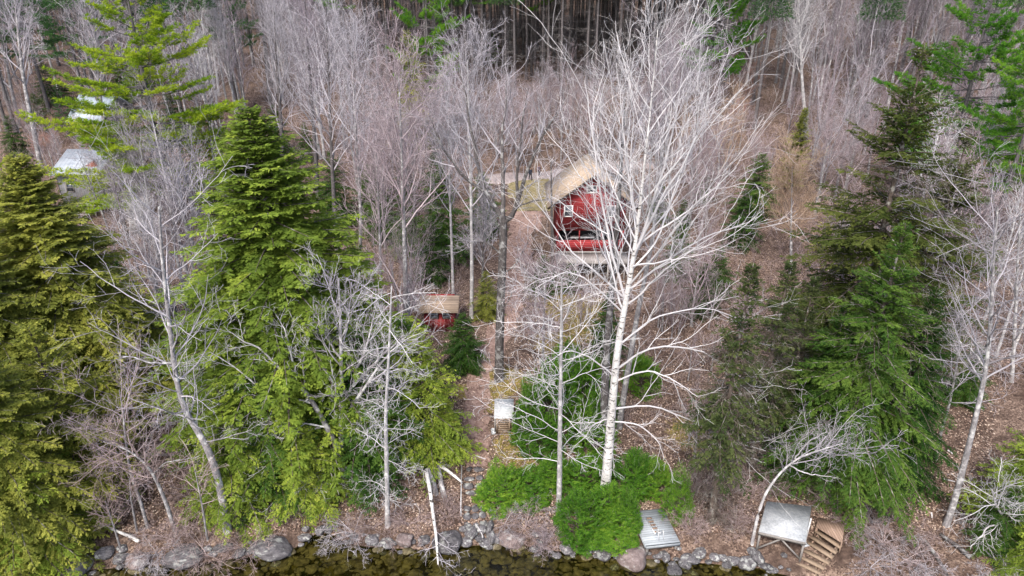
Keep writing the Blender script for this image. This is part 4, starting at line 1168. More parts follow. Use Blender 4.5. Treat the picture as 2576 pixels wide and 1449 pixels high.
# two walkers on the driveway
def person(px, py, label, H, rz, cloth, legc, hairc, stride):
    g = ground(px, py)
    me = bpy.data.meshes.new("body"); o = bpy.data.objects.new("person", me)
    k = H / 1.72
    J = {'pel': (0, 0, .94), 'sp': (0, .0, 1.16), 'ch': (0, 0, 1.36), 'nk': (0, -.01, 1.48), 'hd': (0, -.03, 1.58), 'ht': (0, -.02, 1.72)}
    Rj = {'pel': .145, 'sp': .125, 'ch': .15, 'nk': .058, 'hd': .095, 'ht': .07}
    E = [('pel', 'sp'), ('sp', 'ch'), ('ch', 'nk'), ('nk', 'hd'), ('hd', 'ht')]
    for s, n in ((-1, 'l'), (1, 'r')):
        st_ = stride * s
        J.update({n + 'hip': (.09 * s, 0, .88), n + 'kn': (.10 * s, -.12 * st_ - .03, .48), n + 'an': (.10 * s, -.25 * st_ + .03, .08), n + 'to': (.11 * s, -.25 * st_ - .15, .03),
                  n + 'sh': (.18 * s, 0, 1.40), n + 'el': (.24 * s, .10 * st_ + .03, 1.12), n + 'wr': (.25 * s, .18 * st_ - .08, .88), n + 'pa': (.25 * s, .2 * st_ - .11, .81)})
        Rj.update({n + 'hip': .092, n + 'kn': .062, n + 'an': .048, n + 'to': .038, n + 'sh': .062, n + 'el': .046, n + 'wr': .03, n + 'pa': .032})
        E += [('pel', n + 'hip'), (n + 'hip', n + 'kn'), (n + 'kn', n + 'an'), (n + 'an', n + 'to'), ('ch', n + 'sh'), (n + 'sh', n + 'el'), (n + 'el', n + 'wr'), (n + 'wr', n + 'pa')]
        for f in range(5):
            b = J[n + 'pa']; off = (f - 1.5) * .016 if f < 4 else -.04
            a1 = (b[0], b[1] + off, b[2] - (.045 if f < 4 else .0)); a2 = (b[0] - .012 * s, b[1] + off * 1.1 - (0 if f < 4 else .015), b[2] - ((.085 - .012 * abs(f - 1.4)) if f < 4 else .03))
            J[n + 'f%d' % f] = a1; J[n + 'g%d' % f] = a2; Rj[n + 'f%d' % f] = .0095; Rj[n + 'g%d' % f] = .008
            E += [(n + 'pa', n + 'f%d' % f), (n + 'f%d' % f, n + 'g%d' % f)]
    names = list(J); me.from_pydata([tuple(c_ * k for c_ in J[n]) for n in names], [(names.index(a), names.index(b)) for a, b in E], [])
    md = o.modifiers.new("Skin", 'SKIN'); COL.objects.link(o)
    for i, n in enumerate(names):
        sv = me.skin_vertices[0].data[i]; sv.radius = (Rj[n] * k, Rj[n] * k); sv.use_root = (n == 'pel')
    o.modifiers.new("Sub", 'SUBSURF').levels = 1; o.modifiers["Sub"].render_levels = 2
    m, nt, out = new_mat("clothed_body")
    sx = N(nt, "ShaderNodeSeparateXYZ"); nt.links.new(coords(nt), sx.inputs[0])
    z = sx.outputs[2]
    c_ = ramp(nt, mth(nt, 'DIVIDE', z, 1.8 * k), [(0, (.02, .02, .02)), (.055, legc), (.52, cloth), (.825, (.42, .27, .20))], 'CONSTANT')
    finish(nt, out, c_, .85); me.materials.append(m)
    o.location = g; o.rotation_euler = (0, 0, rz); tag(o, label, "person")
    # hair cap and facial features
    h = J['hd']; mb = MB(); v = ICO2[0] * np.array([.098, .108, .10]) * k + np.array([h[0], h[1] + .022, h[2] + .075]) * k
    mb.add(v, tris=ICO2[1]); mb.build("hair", plain_mat("hair", hairc), o, smooth=True)
    for s in (-1, 1):
        mb = MB(); mb.add(ICO2[0] * .014 * k + np.array([.034 * s, h[1] - .088, h[2] + .04]) * k, tris=ICO2[1]); mb.build("eye", M['dark_in'], o)
        mb = MB(); mb.add(ICO2[0] * np.array([.012, .022, .03]) * k + np.array([.093 * s, h[1] + .005, h[2] + .035]) * k, tris=ICO2[1]); mb.build("ear", M['skin'], o)
    mb = MB(); mb.add(ICO2[0] * np.array([.014, .02, .022]) * k + np.array([0, h[1] - .098, h[2] + .015]) * k, tris=ICO2[1]); mb.build("nose", M['skin'], o)
    mb = MB(); mb.add(ICO2[0] * np.array([.026, .01, .007]) * k + np.array([0, h[1] - .088, h[2] - .025]) * k, tris=ICO2[1]); mb.build("mouth", M['red_paint'], o)
M['skin'] = plain_mat("skin", (.42, .27, .20), .6)
person(1334, 455, "person in dark clothes walking on the gravel driveway, nearer one", 1.65, .3, (.025, .03, .045), (.02, .02, .025), (.05, .035, .025), 1.0)
person(1355, 446, "second person in dark purple top farther along the driveway", 1.55, -.2, (.08, .05, .07), (.02, .02, .03), (.09, .05, .03), .5)
# ------------------------------------------------------------------ tree kinds
H_BIG = [conifer(201, 20, 5.4, 620, foliage='hemlock_olive', lv=(.74, 1.08), gap=0, leaf=(.22, .085), leaf_sp=.085, lat_sp=.22, droop=.38), conifer(202, 20, 5.3, 560, foliage='hemlock', lv=(.74, 1.08), gap=0, leaf=(.22, .085), leaf_sp=.085, lat_sp=.22, droop=.38)]
H_DARK = [conifer(203, 20, 5.2, 330, foliage='hemlock_dark', gap=.5, dead=40, leaf=(.19, .07), leaf_sp=.075, lat_sp=.22, droop=.38), conifer(204, 20, 5.4, 270, foliage='hemlock_dull', gap=.8, dead=60, droop=.2, z0=.12, leaf=(.22, .085), leaf_sp=.09)]
H_SMALL = [conifer(205, 8, 3.0, 165, foliage='hemlock', gap=.3, lat_sp=.18, leaf=(.155, .06), leaf_sp=.07), conifer(206, 8, 3.0, 165, foliage='hemlock_dark', gap=.3, lat_sp=.18, leaf=(.155, .06), leaf_sp=.07),
           conifer(207, 8, 2.9, 150, foliage='hemlock_olive', gap=.3, lat_sp=.18, leaf=(.155, .06), leaf_sp=.07)]
SPARSE = [conifer(208, 16, 2.3, 170, foliage='spruce', gap=.8, dead=150, z0=.30, droop=.4, name="spruce_tree", lat_sp=.26)]
COLUMN = [conifer(209, 10, 1.6, 200, foliage='hemlock_olive', gap=0, lat_sp=.2, name="cedar_tree", prof=lambda u: np.minimum(1, (1 - u) * 2.2) ** .7, elev=(70, 30))]
BUSH_E = [evergreen_bush(210 + i) for i in range(3)]
PINE_Y = [pine(220, 26, 8.4, .15, .95, 'pine_yellow', 6, .85, dense=11)]
PINE_G = [pine(222, 26, 7.6, .28, .95, 'pine_green', 6, .85, dense=11)]
PINE_B = [pine(224, 25, 5.5, .45, 1.2, 'pine_blue', 4, .75, dense=6, needle=(.4, .07), tuft_sp=.4), pine(225, 25, 5.0, .55, 1.3, 'pine_green', 4, .7, dense=6, needle=(.4, .07), tuft_sp=.4, dead=40)]
def plantation(seed):
    rng = np.random.default_rng(seed)
    T = trunk_line(rng, 26, .21, 14, .006, rt=.04)
    n = 70; s = np.linspace(0, 1, 5); ud = rng.uniform(.06, .95, n); bd = interp(T[0], np.zeros(n, int), ud); ad = rng.uniform(0, 6.28, n); L = rng.uniform(.8, 2.6, n)
    Pd = np.stack([L[:, None] * s * np.cos(ad)[:, None], L[:, None] * s * np.sin(ad)[:, None], L[:, None] * (-.08 * s)], 2) + bd[:, None] + rng.normal(0, .05, (n, 5, 3))
    Rd = np.linspace(.026, .012, 5)[None].repeat(n, 0)
    t, c = MB(), MB(); t.tubes(*T, 7); c.tubes(Pd, Rd, 3, val=rng.uniform(0, 1, n))
    l2 = grow(rng, Pd, Rd, 6, .2, 1, (30, 65), .4, 3, wob=.15, rtip=.010); c.tubes(*l2, 3, val=rng.uniform(0, 1, len(l2[0])))
    root = tree_obj("plantation_pine", t, c, 'bark_pine', 'twig_dark')
    f = MB(); m = 5200; zz = rng.uniform(15.5, 26, m); rr_ = (27 - zz) * .27 * np.sqrt(rng.uniform(0, 1, m)); aa = rng.uniform(0, 6.28, m)  # needle crown mostly above the view, added to shade the wood below
    B = np.stack([rr_ * np.cos(aa), rr_ * np.sin(aa), zz], 1); D = unit(np.stack([np.cos(aa), np.sin(aa), rng.normal(.2, .5, m)], 1) + rng.normal(0, .4, (m, 3)))
    blades(f, B, D, unit(rng.normal(0, 1, (m, 3)) + np.array([0, 0, 1.2])), rng.uniform(.3, .6, m), rng.uniform(.08, .14, m), rng.uniform(0, 1, m))
    KIDS[root.name].append(f.build("needles", M['pine_blue'], root))
    return root
PLANT = [plantation(230 + i) for i in range(4)]
B_SL = [bare_slender(301, twig='twig_grey'), bare_slender(302, twig='twig_purple', t_low=.5, bark='bark_dark'), bare_slender(303, twig='twig_grey', t_low=.3, n1=30, bark='bark_pale'), bare_slender(304, twig='twig_purple', t_low=.45)]
B_SP = [bare_spreading(311, twig='twig_grey'), bare_spreading(312, twig='twig_purple', nm=5, fork=(.25, .5)), bare_spreading(313, twig='twig_grey', nm=7, bark='bark_pale')]
B_PK = [bare_spreading(321, H=12, twig='twig_pink', nm=6, fork=(.15, .5), name="maple_tree"), bare_spreading(322, H=12, twig='twig_pink', nm=8, fork=(.12, .6), name="maple_tree")]
B_RD = [bare_spreading(323, H=8, twig='twig_red', nm=9, fork=(.08, .5), rt=.008), bare_spreading(324, H=11, twig='twig_tan', nm=7, fork=(.15, .6), rt=.008)]
B_WH = [bare_slender(331, H=16, twig='twig_white', t_low=.3, bark='birch', n1=22), bare_slender(332, H=16, twig='twig_white', t_low=.45, bark='bark_pale', n1=20)]
SHRUB = [bare_bush(341), bare_bush(342, twig='twig_brush', arch=-.12, spread=(25, 75)), bare_bush(343, twig='twig_pink', arch=-.08), bare_bush(344, H=2.2, twig='twig_grey', arch=-.15, spread=(20, 80))]
PROTOS = H_BIG + H_DARK + H_SMALL + SPARSE + COLUMN + BUSH_E + PINE_Y + PINE_G + PINE_B + PLANT + B_SL + B_SP + B_PK + B_RD + B_WH + SHRUB
PH = {}
for lst, h in ((H_BIG + H_DARK, 20), (H_SMALL, 8), (SPARSE, 16), (COLUMN, 10), (BUSH_E, 2.4), (PINE_Y + PINE_G, 26), (PINE_B, 25), (PLANT, 26), (B_SL, 20), (B_SP, 18), (B_PK, 12), (B_WH, 16), (SHRUB, 2.6), (B_RD[:1], 8), (B_RD[1:], 11)):
    for o in lst: PH[o.name] = h
prng = random.Random(4)
def put(proto, px, py, label, cat, top=None, h=None, wide=1.0, group=None, rz=None, tilt=(0, 0), dz=-.1):
    g = ground(px, py)
    if top is not None:
        r = on_y(px, top, g[1]); h = r[2] - g[2]
    s = h / PH[proto.name]
    rz = prng.uniform(0, 6.28) if rz is None else rz
    return copy_tree(proto, (g[0], g[1], g[2] + dz), rz, (s * wide, s * wide, s), label, cat, group, tilt)

# --- the evergreens one can point at: (proto, base x, base y, top y, width, label)
EV = [
 (H_BIG[0], 228, 1010, 385, 1.4, "tall olive hemlock filling the left edge of the picture"),
 (H_BIG[0], 70, 1120, 520, 1.1, "olive hemlock cut by the left picture edge beside the tallest one"),
 (H_SMALL[2], 215, 1235, 820, 1.0, "olive hemlock in front of the tallest one at the left edge"),
 (H_BIG[0], 60, 1370, 800, 1.2, "bright green hemlock hanging over the left shore boulders"),
 (H_SMALL[0], 95, 1400, 1030, 1.0, "shorter hemlock whose boughs reach over the largest grey boulder"),
 (H_BIG[1], 765, 1080, 262, 1.45, "bright green pyramid hemlock standing alone left of the centre"),
 (H_SMALL[0], 560, 1060, 760, 1.0, "lower hemlock at the left foot of the bright pyramid hemlock"),
 (H_SMALL[0], 800, 1090, 800, 1.0, "young hemlock at the right foot of the bright pyramid hemlock"),
 (H_SMALL[0], 600, 1270, 960, .9, "young hemlock with a low bough over the brown leaves left of the white spreading tree"),
 (H_SMALL[1], 700, 1220, 900, 1.1, "dark young hemlock behind the white spreading tree, left part"),
 (H_SMALL[1], 930, 1180, 830, 1.1, "dark young hemlock behind the white spreading tree, right part"),
 (H_SMALL[0], 790, 1270, 1050, 1.0, "small green hemlock under the spreading limbs near the inlet"),
 (H_SMALL[0], 1078, 1150, 825, .9, "lush green hemlock left of the dirt path"),
 (H_SMALL[0], 1128, 1150, 1000, .8, "bright tipped young hemlock leaning over the path by the snapped birches"),
 (H_SMALL[1], 1030, 1080, 800, .9, "dark hemlock in front of the red shed"),
 (H_SMALL[1], 1168, 925, 788, 1.15, "compact dark hemlock right of the red shed at the path edge"),
 (H_SMALL[2], 470, 1050, 900, .8, "pale green hemlock bough tree beside the leaning grey trunk on the left"),
 (H_DARK[0], 2100, 1235, 560, 1.05, "big dark green hemlock behind the white platform"),
 (H_DARK[0], 2030, 1180, 760, 1.0, "dark hemlock left of the biggest one behind the platform"),
 (H_DARK[0], 2225, 1200, 720, 1.0, "dark hemlock right of the biggest one behind the platform"),
 (H_DARK[1], 2120, 1000, 108, 1.02, "tall thin olive hemlock with its pale trunk showing, upper right"),
 (H_DARK[1], 2265, 930, 330, 1.0, "olive hemlock at the right of the tall thin one"),
 (SPARSE[0], 1788, 1312, 655, 1.0, "thin spruce with dead grey twigs right of the white birch"),
 (SPARSE[0], 1890, 1180, 650, 1.1, "olive spruce between the thin spruce and the dark hemlocks"),
 (SPARSE[0], 1960, 1130, 690, 1.0, "sparse spruce just left of the dark hemlocks"),
 (H_SMALL[0], 2555, 1330, 1035, 1.0, "bright green hemlock at the right edge of the picture"),
 (H_SMALL[1], 2500, 1385, 1220, .9, "small dark hemlock low in the right corner brush"),
 (H_SMALL[0], 2576, 1449, 1280, 1.0, "hemlock cut off by the lower right picture corner"),
 (H_SMALL[2], 1042, 372, 78, .62, "small olive spire hemlock at the top, left of the dark pine stand"),
 (COLUMN[0], 1985, 480, 272, 1.0, "narrow upright evergreen rising from reddish brush on the right"),
 (H_SMALL[1], 1895, 545, 385, 1.1, "round dark hemlock bush right of the white birch crown"),
 (H_SMALL[1], 1860, 620, 480, 1.0, "low dark hemlock below the round one right of the birch crown"),
 (H_SMALL[1], 1118, 650, 415, .9, "dark hemlock behind the slim pale trunks left of the lawn"),
 (H_SMALL[1], 1090, 700, 545, 1.0, "lower dark hemlock beside the slim pale trunks above the shed"),
 (H_SMALL[1], 1215, 590, 430, 1.0, "dark hemlock at the left edge of the lawn behind the forked oak"),
 (H_SMALL[0], 900, 705, 590, 1.0, "small green hemlock right of the bright pyramid hemlock"),
 (H_SMALL[1], 850, 560, 380, .9, "dark hemlock behind the long straight grey trunk"),
 (H_SMALL[2], 1225, 800, 680, .9, "small pale hemlock left of the forked oak trunk"),
 (H_SMALL[1], 1365, 735, 640, 1.2, "dark evergreen shrub below the cabin deck"),
 (H_SMALL[1], 1430, 730, 660, 1.2, "low evergreen right under the cabin deck steps"),
 (H_SMALL[1], 1700, 700, 560, 1.0, "dark evergreen among the brush right of the red cabin"),
 (H_SMALL[1], 1760, 790, 660, 1.0, "small evergreen in the brush right of the birch forks"),
 (H_SMALL[1], 1240, 160, 75, .8, "small dark evergreen under the first pines of the dark stand"),
 (H_SMALL[1], 110, 330, 235, 1.1, "dark evergreen shrub left of the blue-white roof"),
 (H_SMALL[1], 330, 850, 640, 1.0, "dark hemlock in the thicket right of the olive hemlocks"),
 (H_SMALL[2], 390, 1010, 830, 1.0, "pale green hemlock behind the leaning grey trunk on the left"),
 (H_SMALL[1], 2420, 1010, 870, 1.0, "dark hemlock behind the broken leaning trunk"),
 (H_SMALL[2], 2090, 640, 480, .9, "small olive hemlock between the tan-budded tree and the tall thin hemlock"),
 (H_SMALL[1], 1520, 900, 740, .8, "dark young evergreen left of the birch trunk"),
]
for pr, px, py, top, wd, lab in EV:
    nm = "evergreen tree" if pr not in H_SMALL else "hemlock"
    put(pr, px, py, lab, "hemlock" if 'hemlock' in pr.name else nm, top=top, wide=wd)

# low bright evergreen bushes: (x, y base, top, width m ratio, label)
BU = [   # x, y of the front edge, top, width in picture points, label
 (1262, 1290, 1165, 118, "bright green bush right of the stone steps"), (1335, 1275, 1180, 110, "green bush between the step bush and the pale aspen trunk"),
 (1455, 1375, 1215, 120, "bright front bush at the foot of the pale aspen trunk"), (1540, 1378, 1262, 120, "rounded bush in front of the white birch base"),
 (1578, 1345, 1240, 66, "bush beside the left edge of the blue-grey dock"), (1590, 1262, 1130, 120, "bush just behind the white birch base"),
 (1465, 1255, 1135, 130, "bush between the aspen trunk and the birch trunk"), (1702, 1318, 1190, 62, "bush overhanging the back of the blue-grey dock"),
 (1650, 1258, 1145, 80, "bush behind the far end of the dock"), (1330, 1130, 965, 80, "evergreen bush right of the firewood shelter"),
 (1400, 1110, 910, 150, "broad evergreen bush behind the pale aspen, middle one"), (1475, 1085, 880, 130, "evergreen bush left of the dark trunk behind the birch"),
 (1490, 1150, 1000, 110, "evergreen bush below the dark trunk behind the birch"), (1365, 1155, 1050, 100, "lower front edge bush right of the firewood shelter"),
 (1610, 1000, 880, 90, "evergreen bush right of the birch trunk at mid height"), (1440, 990, 860, 120, "evergreen bush at the top of the bright bush patch"),
 (1390, 1240, 1150, 90, "small bush left of the pale aspen trunk"), (1500, 1370, 1280, 100, "bush with a brownish side between birch and shore rocks"),
 (1520, 1330, 1200, 120, "bush hiding the foot of the white birch")]
for i, (px, py, top, wp, lab) in enumerate(BU):
    g_ = ground(px, py); dep_ = g_[1] * cp - (g_[2] - CAM_H) * sp_; rad_ = wp * .5 * dep_ / F0 * 1.12
    pyb = project(g_[0], g_[1] + rad_ * .8, g_[2])[1]
    el = math.atan2(CAM_H - g_[2], g_[1])
    hh = max(.7, ((py - top) * dep_ / F0 - 2 * rad_ * math.sin(el) * .8) / math.cos(el) + rad_ * .35)
    put(BUSH_E[i % 3], px, pyb, lab, "evergreen bush", h=hh, wide=rad_ / 2.2 * 2.4 / hh, dz=-.1)

# pines
for pr, px, py, top, wd, lab in [
 (PINE_Y[0], 440, 560, -70, 1.35, "yellow-green pine with flat layered boughs, upper left"),
 (PINE_G[0], 2350, 560, -70, 1.15, "vivid green pine with whorled boughs, upper right"),
 (PINE_G[0], 2480, 640, -20, .95, "green pine mostly cut off by the right picture edge"),
 (PINE_Y[0], -40, 620, 200, .7, "yellow-green pine mostly cut off by the left picture edge"),
 (PINE_G[0], 1085, 330, -190, .72, "green pine left of the dark pine stand at the top"),
 (PINE_G[0], 1800, 300, -230, .75, "green pine with thick grey trunk at the top right of the birch"),
 (PINE_B[0], 20, 330, -120, 1.1, "bluish pine in the upper left corner"), (PINE_B[0], 130, 300, -130, 1.1, "bluish pine left of the yellow-green pine"),
 (PINE_B[0], 235, 330, -100, 1.0, "bluish pine right behind the yellow-green pine"), (PINE_B[0], 400, 230, -130, 1.0, "bluish pine right of the yellow-green pine's top"),
 (PINE_B[0], 620, 300, -150, .8, "thin bluish pine among the purple bare trees"), (PINE_B[1], 880, 230, -170, .8, "pine above the purple bare trees near the top middle"),
 (PINE_B[1], 1190, 230, -190, .9, "pine at the left side of the dark pine stand"), (PINE_B[1], 1345, 200, -140, .6, "pine with one low green bough in front of the dark stand"),
 (PINE_B[0], 175, 352, 215, .7, "dark small pine in front of the blue-white roof")]:
    put(pr, px, py, lab, "pine", top=top, wide=wd)

# --- hero bare trees grown on hand-drawn stems
def hero(name, label, cat, Y, trunk_px, trunk_r, limbs, bark, twig, seed, levels, limb_r=.07, autolimb=None, limb_mat=None, taper=1.0):
    """stems given as picture points read at distance Y; limbs: (pixels, end offset in depth, start radius)"""
    rng = np.random.default_rng(seed)
    root_g = ground(*trunk_px[0]) if Y is None else on_y(*trunk_px[0], Y)
    Y = root_g[1]; root_g[2] = tz(root_g[0], Y)
    def line(px, d0, d1, n):
        pts = np.array([on_y(x, y, Y + d0 + (d1 - d0) * (k / max(1, len(px) - 1))) for k, (x, y) in enumerate(px)])
        s = np.linspace(0, len(px) - 1, n); i = np.minimum(s.astype(int), len(px) - 2); w = (s - i)[:, None]
        q = pts[i] * (1 - w) + pts[i + 1] * w
        for _ in range(2):
            q[1:-1] = (q[:-2] + 2 * q[1:-1] + q[2:]) / 4
        return q - root_g
    root = thing(name, label, cat, root_g)
    tp = line(trunk_px, 0, 0, 24); tp[0, 2] -= .25
    tr = trunk_r[1] + (trunk_r[0] - trunk_r[1]) * (1 - np.linspace(0, 1, 24)) ** taper; tr[0] *= 1.25
    mb = MB(); mb.tubes(tp, tr, 10); mb.build("trunk", M[bark], root, smooth=True)
    LP, LR = [], []
    for px, d1, r in limbs:
        q = line(px, 0, d1, 14); q[1:] += np.cumsum(rng.normal(0, .035, (13, 3)), axis=0)
        LP.append(q); LR.append(r * (1 - np.linspace(0, 1, 14)) ** .8 * .92 + .012)
        mb = MB(); mb.tubes(q, LR[-1], 7); mb.build("limb", M[limb_mat or bark], root, smooth=True)
    nl = len(LP); AP = None
    if autolimb:
        n, t0, t1, ang, lf, up, shp = autolimb
        AP = grow(rng, tp[None], tr[None], n, t0, t1, ang, lf, 14, up=up, wob=.09, rr=.45, rtip=.010, rmax=limb_r, shape=shp)
    if nl:
        LP, LR = np.array(LP), np.array(LR)
        if AP: LP, LR = np.concatenate([LP, AP[0]]), np.concatenate([LR, AP[1]])
    else: LP, LR = AP
    prev = (LP, LR); out = []
    for (n, ang, lf, Mn, up, rt) in levels:
        prev = grow(rng, *prev, n, .12, 1, ang, lf, Mn, up=up, wob=.13, rtip=rt, rr=.55, Lmin=.25); out.append(prev)
    crown = MB()
    if AP: crown.tubes(*AP, 5, val=rng.uniform(.3, .9, len(AP[0])))
    for (P, R), s in zip(out, (4, 3, 3, 3)): crown.tubes(P, R, s, val=rng.uniform(0, 1, len(P)))
    crown.build("crown", M[twig], root)
    return root
LV = [(8, (25, 52), .42, 8, .05, .009), (5, (25, 52), .42, 5, .04, .007), (3, (25, 50), .5, 3, .03, .0055)]
# white birch / aspen
hero("white_birch", "tallest white birch with a huge pale crown in front of the red cabin", "birch", None,
     [(1520, 1258), (1528, 1170), (1538, 1050), (1547, 930), (1560, 830), (1578, 740), (1592, 660), (1606, 560), (1618, 440), (1632, 320), (1645, 190), (1655, 70)], (.31, 0.02),
     [([(1592, 660), (1630, 560), (1668, 440), (1700, 300), (1720, 160)], 1.5, 0.081), ([(1595, 640), (1655, 520), (1730, 400), (1790, 300)], -2, 0.068), ([(1575, 760), (1545, 640), (1515, 500), (1490, 330), (1478, 200)], 1.0, 0.068),
      ([(1605, 560), (1580, 440), (1560, 300), (1545, 150)], 2, 0.056), 
      ([(1556, 870), (1640, 800), (1760, 770), (1880, 800)], 1, 0.050), ([(1550, 930), (1640, 870), (1760, 880), (1850, 940), (1905, 985)], -1, 0.053), ([(1545, 960), (1620, 930), (1700, 950), (1770, 1000)], -2, 0.043),
      ([(1540, 1030), (1640, 1010), (1740, 1050), (1840, 1100), (1925, 1125)], 0, 0.046), ([(1538, 1060), (1600, 1060), (1640, 1100), (1665, 1160)], -1, 0.037), ([(1536, 1050), (1490, 1070), (1440, 1120)], 0, 0.034), ([(1545, 950), (1490, 900), (1430, 880), (1370, 920)], -1, 0.037),
      ([(1580, 730), (1680, 650), (1790, 590), (1880, 560)], 1, 0.053), ([(1570, 790), (1480, 700), (1410, 680), (1345, 720)], -1, 0.037), ([(1598, 620), (1690, 560), (1800, 470), (1860, 420)], -1.5, 0.050)],
     'birch', 'twig_white', 401, [(7, (22, 48), .44, 9, .04, .008), (5, (22, 48), .42, 6, .03, .006), (2, (22, 45), .5, 4, .02, .0045)],
     limb_r=.06, limb_mat='twig_white', taper=1.5, autolimb=(32, .40, .98, (28, 52), .34, .05, lambda t: 1.5 - 1.15 * t))
hero("pale_aspen", "slim pale aspen trunk left of the white birch, rising from the front bushes", "aspen", None,
     [(1406, 1285), (1408, 1180), (1409, 1050), (1411, 920), (1412, 800), (1413, 700)], (.17, .04), [],
     'bark_pale', 'twig_white', 402, [(6, (25, 60), .42, 6, .02, .008), (4, (25, 55), .45, 4, .02, .007), (2, (25, 50), .5, 3, .01, .006)], limb_r=.022, autolimb=(30, .22, .98, (50, 85), .24, .0, lambda t: .7 + .5 * np.sin(t * 3.1)))
hero("grey_tree", "dark grey trunk standing close behind the white birch", "tree", None,
     [(1520, 1118), (1521, 1000), (1526, 880), (1538, 740), (1550, 600), (1562, 420), (1572, 250)], (.30, .05), [],
     'bark_dark', 'twig_grey', 403, LV, limb_r=.08, autolimb=(11, .55, .98, (25, 50), .26, .06, lambda t: 1.4 - t))
hero("grey_tree", "grey trunk leaning right behind the white birch", "tree", None,
     [(1556, 1075), (1580, 930), (1605, 780), (1635, 640), (1655, 500), (1672, 330)], (.21, .04), [],
     'bark_grey', 'twig_grey', 404, LV, limb_r=.07, autolimb=(10, .55, .98, (25, 50), .26, .06, lambda t: 1.4 - t))
hero("young_maple", "young pink-twigged maple in front of the mossy lawn left of the aspen", "maple", None,  # a young maple with pink twigs
     [(1362, 985), (1365, 900), (1368, 820), (1370, 750), (1372, 690)], (.12, .03), [],
     'bark_grey', 'twig_pink', 405, [(7, (25, 55), .45, 6, .03, .009), (6, (25, 55), .45, 4, .02, .008), (4, (25, 55), .5, 3, .02, .006)], limb_r=.035, autolimb=(26, .3, .98, (40, 75), .32, .02, None))["label"] = "young pink-twigged maple between the path and the pale aspen"
# forked oak
hero("forked_oak", "big forked oak with dark trunk beside the dirt path", "oak", None,
     [(1255, 955), (1256, 880), (1258, 800), (1262, 700), (1266, 600), (1266, 545)], (.33, .24),
     [([(1266, 555), (1245, 520), (1215, 480), (1195, 420), (1180, 340), (1168, 250), (1150, 170)], .5, .17), ([(1266, 560), (1285, 545), (1302, 505), (1320, 440), (1350, 370), (1385, 310), (1420, 260)], -.5, .19),
      ([(1265, 560), (1262, 470), (1260, 380), (1265, 290), (1272, 190)], 1.5, .16), ([(1302, 510), (1300, 420), (1310, 330), (1325, 230)], 1.2, .11), ([(1262, 640), (1230, 610), (1190, 600), (1150, 620)], -1, .06),
      ([(1285, 545), (1310, 520), (1345, 505), (1390, 500)], -1, .07), ([(1262, 690), (1300, 660), (1325, 610), (1333, 580)], -.8, .05), ([(1215, 480), (1160, 440), (1110, 370), (1080, 300)], 0, .10), ([(1258, 790), (1290, 740), (1275, 720)], -.6, .04)],
     'bark_dark', 'twig_grey', 406, LV)
# white spreading tree over the inlet
hero("spreading_maple", "wide leaning tree with long white limbs reaching left over the inlet", "tree", None,
     [(872, 1240), (862, 1180), (845, 1120), (815, 1060), (780, 1000), (745, 960)], (.22, .10),
     [([(745, 960), (705, 935), (660, 880), (600, 850), (560, 820)], -.5, 0.072), ([(790, 1015), (740, 1010), (680, 1010), (630, 960), (580, 920), (540, 890)], -.6, 0.068), ([(820, 1070), (740, 1090), (680, 1110), (600, 1130), (500, 1120)], -.8, 0.060),
      ([(825, 1075), (760, 1060), (690, 1075), (640, 1090), (570, 1095)], -1.2, 0.048), ([(840, 1110), (780, 1140), (710, 1150), (650, 1160)], -1.6, 0.044), ([(850, 1140), (800, 1190), (720, 1240), (660, 1270)], -1.8, 0.040),
      ([(745, 960), (740, 900), (720, 830), (690, 780)], .5, 0.056), ([(862, 1170), (830, 1230), (800, 1290), (780, 1340)], -2, 0.040), ([(862, 1170), (930, 1220), (980, 1260), (1015, 1290)], -1.5, 0.048), ([(780, 1000), (700, 1060), (640, 1085), (560, 1090)], -1.4, 0.048), ([(765, 975), (760, 900), (780, 840)], .5, 0.040)],
     'bark_grey', 'twig_white', 407, [(8, (25, 60), .34, 7, .03, .009), (5, (25, 55), .42, 5, .03, .0075), (3, (25, 55), .5, 3, .02, .006)], limb_mat='bark_pale')
hero("forked_tree", "grey upright tree with forked stems right behind the white spreading tree", "tree", None,
     [(860, 1225), (858, 1150), (858, 1060), (860, 980), (858, 900), (856, 800), (852, 700)], (.20, .04),
     [([(862, 1010), (890, 960), (930, 920), (970, 880), (1010, 840)], .5, .12), ([(862, 1060), (900, 1000), (950, 930), (1000, 870), (1060, 820)], -.6, .10), ([(890, 960), (920, 890), (935, 830), (950, 760)], .5, .08), ([(858, 900), (815, 850), (790, 800)], .6, .06), ([(858, 850), (880, 780), (900, 740)], .2, .05)],
     'bark_grey', 'twig_grey', 408, LV, limb_r=.06, autolimb=(10, .35, .98, (30, 60), .25, .04, None))
hero("twiggy_tree", "slim twiggy grey trunk standing at the shore right of the inlet", "tree", None,
     [(975, 1322), (974, 1240), (972, 1140), (970, 1060), (972, 1000), (978, 900), (982, 800), (985, 720)], (.15, .03), [],
     'bark_pale', 'twig_white', 409, [(6, (30, 65), .4, 6, .0, .0075), (4, (30, 60), .45, 4, .0, .006), (2, (25, 55), .5, 3, 0, .005)], limb_r=.02, autolimb=(34, .10, .98, (50, 95), .14, -.03, None))
